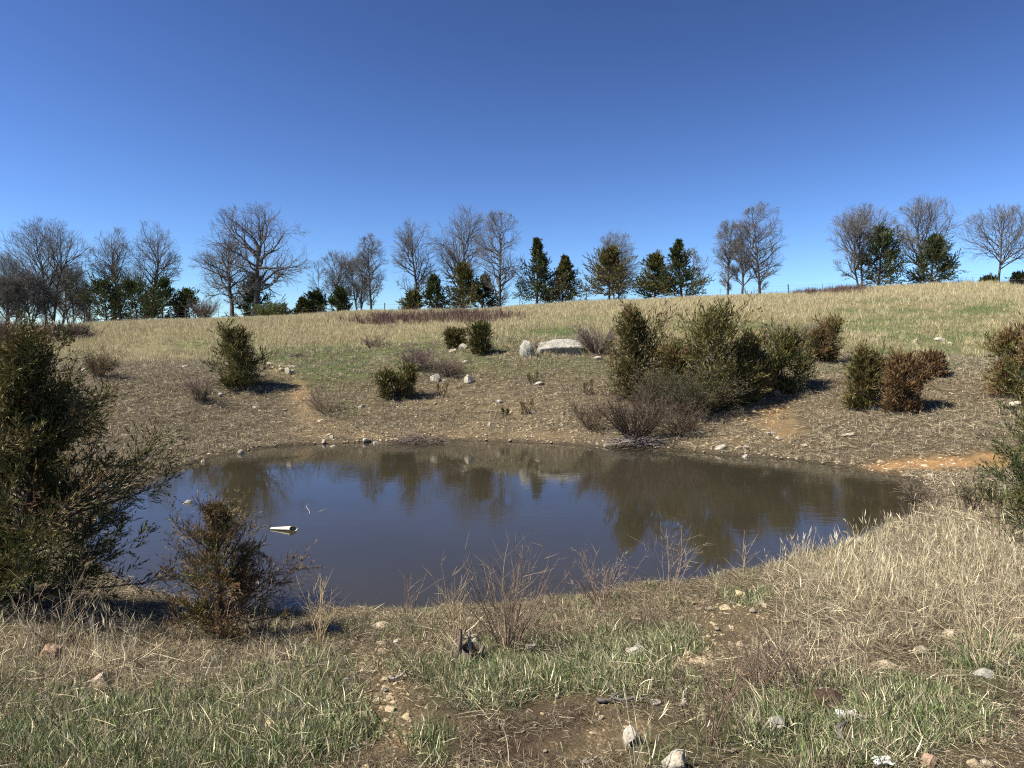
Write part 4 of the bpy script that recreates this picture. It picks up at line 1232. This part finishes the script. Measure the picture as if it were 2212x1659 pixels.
def heap(name, label, px, py, wpx, hpx, n, seed, r, col):
    rng = np.random.default_rng(seed)
    x, y = on_ground(px, py)
    s = y / FPX; W, H = wpx * s, hpx * s
    a = Acc()
    ang = rng.normal(size=n) * .55 + np.where(rng.random(n) < .5, 0, np.pi)
    S = np.stack([rng.normal(size=n) * W * .20, rng.normal(size=n) * W * .12, rng.random(n) * H * .55], 1)
    S[:, 2] *= np.exp(-(S[:, 0] / (W * .4)) ** 2)
    D = np.stack([np.cos(ang), np.sin(ang) * .6, .35 * rng.random(n)], 1)
    P, R = grow(S, D, W * (.2 + .28 * rng.random(n)), np.full(n, r), np.full(n, r * .35), 7, .13, (0, 0, -.075), rng)
    P[..., 2] = np.maximum(P[..., 2], .0 + rng.random((n, 1)) * .02)
    tubes(a, P, R, 4, np.array(col) * (.6 + .8 * rng.random((n, 1))))
    o = link(name, a.mesh(name), M_LEAFSTEM, None, (x, y, max(gz(x, y), 0)))
    tag(o, label, 'brush pile')
heap('brush_pile', 'flat brown heap of dead twigs at the far waterline', 910, 956, 118, 24, 260, 51, .007, (.15, .115, .09))
heap('brush_pile', 'grey tangle of fallen branches under the willow clump', 1372, 962, 130, 30, 150, 52, .011, (.20, .165, .14))
heap('brush_pile', 'small dark pile of branches on the green strip in the field', 644, 771, 34, 10, 60, 53, .012, (.08, .07, .065))

# cow dung, scraps, black tub
def dung():
    rng = np.random.default_rng(71)
    x, y = on_ground(1785, 1522)
    v, f = ICO[3]; v = v.copy()
    v = v * (1 + .35 * fbm(v[:, 0] * 3 + v[:, 2] * 2, v[:, 1] * 3 + 7, 9, 4))[:, None]
    v = v * [.085, .075, .042]
    me = make_mesh('cow_dung', v, [f], None, True)
    t = NT('dung'); tc = t.n('ShaderNodeTexCoord'); nn = t.noise(30, 5, .7, tc.outputs['Object'])
    p = t.bsdf(t.ramp(nn.outputs['Fac'], [(.3, (.035, .022, .016)), (.7, (.11, .07, .05))]), .95, .15, nn.outputs['Fac'], .9, .02)
    t.l(p.outputs[0], t.out.inputs[0])
    tag(link('cow_dung', me, t.m, None, (x, y, gz(x, y) + .03)), 'dark brown lump of cow dung in the grass', 'dung')
dung()
def scrap(label, px, py, wpx, seed):
    rng = np.random.default_rng(seed)
    x, y = on_ground(px, py); s = wpx * y / FPX
    n = 9
    u, v = np.meshgrid(np.linspace(-.5, .5, n), np.linspace(-.35, .35, n), indexing='ij')
    z = .16 * fbm(u * 4 + seed, v * 4, 3, 3) + .35 * np.abs(v) 
    P = np.stack([u, v, z + .12], -1).reshape(-1, 3) * s
    i = np.arange(n - 1)[:, None] * n + np.arange(n - 1)[None]
    q = np.stack([i, i + n, i + n + 1, i + 1], -1).reshape(-1, 4)
    P2 = P - [0, 0, .004]
    me = make_mesh('plastic_scrap', np.concatenate([P, P2]), [np.concatenate([q, q[:, ::-1] + n * n])], None, False)
    t = NT('white_plastic'); p = t.bsdf((.72, .72, .70), .5, .4); t.l(p.outputs[0], t.out.inputs[0])
    tag(link('plastic_scrap', me, t.m, None, (x, y, gz(x, y) + .01)), label, 'litter')
scrap('crumpled white plastic scrap beside the bleached split stick', 1832, 1556, 46, 5)
scrap('crumpled white scrap at the bottom edge right of the biggest near rock', 1908, 1656, 40, 8)
def tub():
    x, _ = at_depth(2195, 656, 62); y = 62.0
    n = 20; a = np.linspace(0, 2 * np.pi, n, endpoint=False); s = y / FPX
    W, H = 15 * s, 9 * s
    prof = [(.86, 0), (.95, .5), (1.0, .92), (1.06, .94), (1.06, 1.0), (.95, 1.0), (.86, .12), (.0, .1)]
    V = np.stack([np.stack([np.cos(a) * r * W, np.sin(a) * r * W * .7, np.full(n, h * H)], 1) for r, h in prof])
    i = np.arange(len(prof) - 1)[:, None] * n; j = np.arange(n)[None]; j2 = (j + 1) % n
    q = np.stack([i + j, i + j2, i + n + j2, i + n + j], -1).reshape(-1, 4)
    me = make_mesh('tub', V.reshape(-1, 3), [q], None, True)
    t = NT('black_rubber'); p = t.bsdf((.012, .012, .016), .5, .4); t.l(p.outputs[0], t.out.inputs[0])
    o = link('feed_tub', me, t.m, None, (x, y, gz(x, y)))
    tag(o, 'black rubber tub lying in the green grass at far right', 'tub')
tub()

# ------------------------------------------------------------------ individual dry weeds in the foreground
WD = [ # px, base py, top py, width px, stems, colour, label
 (1095, 1400, 1165, 210, 34, (.21, .165, .13), 'large clump of bare reddish weed stems at the near water edge'),
 (990, 1392, 1200, 90, 12, (.36, .29, .19), 'pale straw stalks around the splintered stump'),
 (880, 1345, 1222, 50, 4, (.24, .19, .15), 'single forked weed stem standing before the water left of the clump'),
 (1300, 1305, 1190, 150, 20, (.24, .19, .16), 'fine seed-headed weeds leaning at the near water edge'),
 (1450, 1290, 1122, 90, 9, (.25, .20, .17), 'tall thin weed with tiny seed heads right of the leaning ones'),
 (1604, 1242, 1132, 34, 3, (.32, .28, .24), 'pale bare twig upright at the near right waterline'),
 (1530, 1610, 1370, 110, 8, (.15, .10, .08), 'dark thin weed stalks beside the near white rocks'),
 (1640, 1480, 1330, 160, 16, (.20, .15, .12), 'reddish bare weed clump beside the near gravel patch'),
 (1740, 1500, 1290, 130, 10, (.22, .17, .135), 'taller reddish weed stems left of the cow dung'),
 (2120, 1440, 1230, 190, 14, (.42, .35, .24), 'spray of pale straight straws on the right slope'),
 (2160, 1180, 1060, 90, 12, (.20, .15, .12), 'dark thin stems in the shade by the right frame edge'),
 (120, 1390, 1220, 170, 14, (.28, .23, .17), 'pale dead stalks under the big left cedar'),
 (690, 1390, 1235, 80, 9, (.40, .32, .20), 'tall straw stalks right of the little cedar'),
 (1750, 1215, 1160, 90, 10, (.22, .18, .15), 'low dry weeds along the near right waterline'),
 (560, 1380, 1190, 120, 8, (.24, .18, .15), 'bare stems rising behind the little cedar'),
]
for n, (px, pyb, pyt, wp, stems, col, lab) in enumerate(WD):
    rng = np.random.default_rng(1200 + n)
    x, y = on_ground(px, pyb)
    _, zt = at_depth(px, pyt, y)
    H = max(zt - gz(x, y), .15); W = wp / FPX * y
    st, lf = twig_shrub(rng, H, W * .9, stems, 4, 3 if n in (0, 3, 4, 7) else 1, .0011 + .0002 * y, col, 1 if n in (3, 4) else 0, (.35, .30, .24), .05, 0.0, .012)
    put_shrub('dry_weed', lab, 'weed', x, y, st, lf, 'dry weeds on the near bank')

# ------------------------------------------------------------------ grass, litter and gravel (uncountable stuff) as instanced tufts
TUFTS = {}
def blades(rng, n, h, w, spread, lean, cols, segs=3, droop=.25, flat=0.0, heads=0):
    a = Acc()
    th = rng.random(n) * 6.283; rr = np.sqrt(rng.random(n)) * spread
    S = np.stack([np.cos(th) * rr, np.sin(th) * rr, np.zeros(n)], 1)
    S[:, 2] = -.02 if not flat else rng.random(n) * flat
    az = rng.random(n) * 6.283; ln = np.abs(rng.normal(size=n)) * lean
    D = np.stack([np.cos(az) * ln, np.sin(az) * ln, np.ones(n) if not flat else .25 * rng.random(n)], 1)
    L = h * (.45 + .65 * rng.random(n))
    P, _ = grow(S, D, L, np.ones(n), np.ones(n), segs, .12, (0, 0, -droop / segs), rng)
    P[..., 2] = np.maximum(P[..., 2], -.02)
    Wd = w * (.6 + .7 * rng.random((n, 1))) * np.array([[.8, 1.0, .75, 0.0] if segs == 3 else [.9, 1.0, 0.0] if segs == 2 else [.8, 1.0, .9, .6, 0.0]]) / 2
    cols = np.array(cols); ci = rng.integers(0, len(cols), n)
    c = cols[ci] * (.42 + .85 * rng.random((n, 1)) ** 1.4)
    ribbons(a, P, Wd, c, rng)
    if heads:
        k = rng.choice(n, heads, replace=False)
        Ph = P[k, -1]; dh = nrm(P[k, -1] - P[k, -2])
        for q in range(3):
            ds = nrm(dh + rng.normal(size=dh.shape) * .12)
            sprigs(a, Ph - dh * .10 * rng.random((heads, 1)), ds, np.full(heads, .085), np.full(heads, .0055), cols[0] * np.ones((heads, 1)) * 1.05, rng)
    return a

STRAW = [(.70, .60, .39), (.58, .48, .29), (.80, .71, .50), (.44, .35, .22)]
DULL = [(.32, .26, .185), (.42, .35, .25), (.22, .175, .125), (.50, .43, .31)]
FIELD = [(.68, .565, .35), (.58, .475, .28), (.76, .66, .45), (.46, .39, .21), (.40, .38, .18)]
GRN = [(.165, .215, .08), (.24, .29, .13), (.13, .17, .06), (.36, .39, .22)]
GRNM = [(.10, .14, .045), (.13, .165, .06), (.45, .39, .25), (.08, .115, .035)]
MAUV = [(.17, .105, .085), (.22, .15, .12), (.14, .085, .07)]

def layer(name, label, variants, x, y, scale, rng, mat, cat='grass', tilt=.12):
    col = bpy.data.collections.new(name + '_tufts')
    for k, a in enumerate(variants):
        me = a.mesh('tuft', False) if isinstance(a, Acc) else a
        if not me.materials: me.materials.append(mat)
        col.objects.link(bpy.data.objects.new('tuft', me))
    z = height(x, y)
    n = len(x)
    me = make_mesh(name, np.stack([x, y, z], 1), [], None)
    rot = np.stack([rng.normal(size=n) * tilt, rng.normal(size=n) * tilt, rng.random(n) * 6.283], 1).astype(np.float32)
    a = me.attributes.new('rot', 'FLOAT_VECTOR', 'POINT'); a.data.foreach_set('vector', rot.ravel())
    a = me.attributes.new('scl', 'FLOAT', 'POINT'); a.data.foreach_set('value', np.asarray(scale, np.float32))
    a = me.attributes.new('pick', 'INT', 'POINT'); a.data.foreach_set('value', rng.integers(0, len(variants), n).astype(np.int32))
    ng = bpy.data.node_groups.new(name + '_scatter', 'GeometryNodeTree')
    ng.interface.new_socket('Geometry', in_out='INPUT', socket_type='NodeSocketGeometry')
    ng.interface.new_socket('Geometry', in_out='OUTPUT', socket_type='NodeSocketGeometry')
    N = ng.nodes
    gi, go = N.new('NodeGroupInput'), N.new('NodeGroupOutput')
    ci = N.new('GeometryNodeCollectionInfo'); ci.inputs['Collection'].default_value = col
    ci.inputs['Separate Children'].default_value = True; ci.inputs['Reset Children'].default_value = True
    ip = N.new('GeometryNodeInstanceOnPoints'); ip.inputs['Pick Instance'].default_value = True
    def at(nm, typ):
        q = N.new('GeometryNodeInputNamedAttribute'); q.data_type = typ; q.inputs['Name'].default_value = nm; return q.outputs['Attribute']
    e2r = N.new('FunctionNodeEulerToRotation')
    ng.links.new(at('rot', 'FLOAT_VECTOR'), e2r.inputs[0])
    ng.links.new(gi.outputs[0], ip.inputs['Points']); ng.links.new(ci.outputs[0], ip.inputs['Instance'])
    ng.links.new(at('pick', 'INT'), ip.inputs['Instance Index']); ng.links.new(e2r.outputs[0], ip.inputs['Rotation'])
    ng.links.new(at('scl', 'FLOAT'), ip.inputs['Scale'])
    ng.links.new(ip.outputs[0], go.inputs[0])
    o = link(name, me)
    md = o.modifiers.new('scatter', 'NODES'); md.node_group = ng
    tag(o, label, cat, None, 'stuff')
    return o

def scatter(n, r0, r1, rng, a=40.5, power=1.0):
    """candidates inside the view wedge and a little round it; even in area for power=1, denser near for power<1"""
    u = rng.random(n)
    r = (r0 ** (2 * power) + u * (r1 ** (2 * power) - r0 ** (2 * power))) ** (1 / (2 * power))
    th = np.radians(rng.uniform(-a, a, n))
    return np.sin(th) * r, np.cos(th) * r

def pick(n, r0, r1, rng, dens, power=1.0, a=40.5):
    a2 = 62.0 if r1 <= 12 else 50.0 if r1 <= 34 else 44.0
    n = int(n * a2 / a); a = a2
    x, y = scatter(n, r0, r1, rng, a, power)
    d = shore_dist(x, y)
    z = height(x, y)
    zz, px, py = zones(x, y, z)
    zz['d'] = d; zz['x'] = x; zz['y'] = y; zz['n1'] = fbm(x / 1.1, y / 1.1, 91, 3); zz['n2'] = fbm(x / 4.5, y / 9, 92, 3); zz['px'] = px; zz['py'] = py
    keep = (rng.random(n) < np.clip(dens(zz), 0, 1)) & (d > .08)
    if r0 < 5:
        for rx, ry, rw in NEAR_ROCKS:
            q2 = np.hypot(x - rx, y - ry) < rw * .62
            fr = (np.abs(x - rx) < rw * .55) & (y < ry) & (y > ry - rw * 1.1) & (rng.random(n) < .75)
            keep &= ~(q2 | fr)
    return x[keep], y[keep], {k: v[keep] for k, v in zz.items()}

rg = np.random.default_rng(2024)
# matted straw litter on the near ground: short bits lying flat
LIT = [(.22, .17, .115), (.30, .235, .155), (.15, .115, .08), (.38, .31, .205), (.52, .44, .29), (.17, .15, .075)]
V = [blades(rg, 40, .055, .0019, .10, 1.0, LIT, 2, .1, .016) for _ in range(8)]
x, y, q = pick(52000, 1.9, 12, rg, lambda z: .60 + .5 * z['n1'] - .62 * z['gravel'] - .16 * z['dirt'] - .40 * z['green'], .62)
layer('straw_litter', 'short dry straw litter lying on the near bank', V, x, y, .6 + .9 * rg.random(len(x)), rg, M_GRASS)
# long flattened straw
V = [blades(rg, 14, .20, .0030, .10, 1.2, STRAW + DULL[:2], 3, .2, .05) for _ in range(6)]
x, y, q = pick(9000, 1.9, 12, rg, lambda z: .05 + .75 * z['tall'] + .10 * z['n1'] - .3 * z['gravel'] + .30 * z['green'] * (z['px'] < 700) + .14 * z['green'], .62)
layer('flattened_straw', 'long flattened pale straw on the near bank', V, x, y, .6 + .7 * rg.random(len(x)), rg, M_GRASS)
# short dry grass, near
V = [blades(rg, 22, .17, .0031, .06, .55, STRAW + DULL[:2], 3, .55) for _ in range(6)]
x, y, q = pick(19000, 1.9, 12, rg, lambda z: .03 + 1.0 * z['tall'] * (.7 + 1.1 * z['n1']) - .6 * z['gravel'] - .8 * z['dirt'] + .34 * z['green'] + .15 * z['n1'], .62)
layer('dry_grass', 'dry tan grass on the near bank', V, x, y, .4 + .75 * rg.random(len(x)) ** 1.5, rg, M_GRASS)
# tall dry stalks with heads
V = [blades(rg, 10, .50, .0034, .06, .26, STRAW, 3, .25, 0, 5) for _ in range(6)]
x, y, q = pick(5500, 2.2, 12, rg, lambda z: (z['tall'] - .25) * .8 * (.5 + 1.6 * z['n1']), .7)
layer('tall_dry_grass', 'tall dry seeded grass stalks on the near bank', V, x, y, .45 + .6 * rg.random(len(x)), rg, M_GRASS)
# brown twiggy stubble near the water
V = [blades(rg, 16, .20, .0026, .08, .55, [(.20, .14, .10), (.28, .20, .145), (.14, .10, .075), (.36, .28, .20)], 3, .1) for _ in range(5)]
x, y, q = pick(9000, 1.9, 12, rg, lambda z: (z['stub'] - .2) * .8 * (.7 + z['n1']), .7)
layer('brown_stubble', 'brown twiggy weed stubble along the near waterline', V, x, y, .4 + .8 * rg.random(len(x)) ** 1.5, rg, M_GRASS, 'weeds')
# green tufts, near: short turf and a few lush clumps
V = [blades(rg, 34, .10, .0046, .075, .7, GRN + GRN[:2] + STRAW[:1] + STRAW[2:3], 3, .6) for _ in range(6)]
x, y, q = pick(54000, 1.9, 12, rg, lambda z: 1.1 * (z['green'] - .05) * (1.05 + 1.5 * z['n1']) + .16 * (.35 + 2.4 * z['n1']) - .3 * z['dirt'] - .15 * z['gravel'], .62)
layer('near_turf', 'short fresh green turf in the foreground', V, x, y, .5 + .9 * rg.random(len(x)), rg, M_GRASS)
V = [blades(rg, 40, .165, .005, .065, .85, GRN + GRN + STRAW[:1] + STRAW[2:3], 4, .9) for _ in range(6)]
x, y, q = pick(9000, 1.9, 12, rg, lambda z: 1.0 * (z['green'] - .28) * (.6 + 2.2 * z['n1']), .62)
layer('green_grass', 'lush green grass clumps in the foreground', V, x, y, .45 + .65 * rg.random(len(x)), rg, M_GRASS)
# matted grass over the far and side banks
V = [blades(rg, 30, .16, .0055, .13, .9, LIT[1:4] + DULL + DULL[1:2] + STRAW[:2], 3, .35, .05) for _ in range(6)]
x, y, q = pick(52000, 11, 33, rg, lambda z: .75 + .25 * z['n1'] - .6 * z['gravel'] - 1.2 * z['clay'] - .5 * z['dirt'] - .5 * z['green'] - .25 * (z['d'] < .18), .8)
layer('matted_grass', 'matted grey-tan dead grass covering the banks', V, x, y, .6 + .7 * rg.random(len(x)), rg, M_GRASS)
V = [blades(rg, 18, .20, .006, .09, .5, STRAW + DULL + LIT[:2], 3, .5) for _ in range(6)]
def dn(z): return .16 + .5 * z['n2'] + .25 * (z['px'] > 1700) * (z['py'] < 960) + .3 * (z['px'] < 480) - .8 * z['gravel'] - 1.5 * z['clay'] - .2 * (z['d'] < .2)
x, y, q = pick(20000, 11, 33, rg, dn, .8)
layer('bank_grass', 'short dry grass tufts standing on the banks', V, x, y, .5 + .7 * rg.random(len(x)), rg, M_GRASS)
# green turf, mid distance
V = [blades(rg, 26, .10, .009, .16, .6, GRN, 3, .3) for _ in range(5)]
x, y, q = pick(70000, 17, 74, rg, lambda z: 1.5 * (z['green'] - .12) + .05 * z['far'], .75)
layer('green_turf', 'short green turf on the far slope', V, x, y, .6 + .7 * rg.random(len(x)), rg, M_GRASS)
# the dry field
V = [blades(rg, 16, .42, .012, .15, .34, FIELD, 3, .38, 0, 0) for _ in range(6)]
def df(z):
    return z['far'] * (.60 + .95 * z['n2'] + .5 * z['n1'] - .70 * z['green'] - .5 * z['mauve'])
x, y, q = pick(95000, 26, 80, rg, df, .80)
layer('field_grass', 'knee-high straw-coloured grass across the sloping field', V, x, y, (.5 + .7 * rg.random(len(x))) * (.75 + .25 * sstep(30, 60, y)), rg, M_GRASS)
V = [blades(rg, 22, .75, .018, .25, .22, MAUV, 3, .12) for _ in range(4)]
x, y, q = pick(30000, 40, 80, rg, lambda z: .5 * (z['mauve'] - .2) * (1 + 1.5 * z['n1']) + .04 * (z['y'] > 73), 1.0)
layer('mauve_weeds', 'band of mauve-brown dead weeds across the upper field', V, x, y, .5 + .7 * rg.random(len(x)), rg, M_GRASS, 'weeds')
# brushy fence row under the ridge trees
V = [blades(rg, 20, .95, .016, .30, .35, MAUV + [(.24, .19, .15), (.30, .25, .18)], 3, .15) for _ in range(5)]
x, y = rg.uniform(-62, 66, 5200), rg.uniform(75.6, 79.5, 5200)
k = rg.random(5200) < np.clip(.30 + 1.6 * fbm(x / 5.5, y / 9, 97, 3), .03, .9)
x, y = x[k], y[k]
layer('ridge_brush', 'dull brown brush and dead weeds along the ridge fence', V, x, y, (.35 + .75 * rg.random(len(x)) ** 1.5) * (.7 + .8 * np.clip(fbm(x / 4, y / 20, 98, 2) + .3, 0, 1)), rg, M_GRASS, 'brush')
# pebbles
PV = [rock_mesh(np.random.default_rng(5000 + k), (.05, .04, .022), 1, 9, .14, 'pebble') for k in range(8)]
x, y, q = pick(40000, 11, 31, rg, lambda z: (.10 + .9 * z['gravel'] + .5 * (z['d'] < .6) + .9 * z['clay']) * (.75 + 1.6 * z['n1']), .8)
layer('pebbles', 'loose yellow and pale pebbles strewn on the banks', PV, x, y, np.exp(rg.normal(size=len(x)) * .55) * 1.05, rg, M_PEB, 'gravel', .3)
x, y, q = pick(120000, 1.9, 12, rg, lambda z: (.04 + 1.0 * z['gravel'] ** 1.2 + .12 * z['dirt']) * (.6 + 1.5 * z['n1']), .62)
layer('gravel', 'yellow-brown gravel on the near bank', PV, x, y, np.exp(rg.normal(size=len(x)) * .65) * .32, rg, M_PEB, 'gravel', .3)
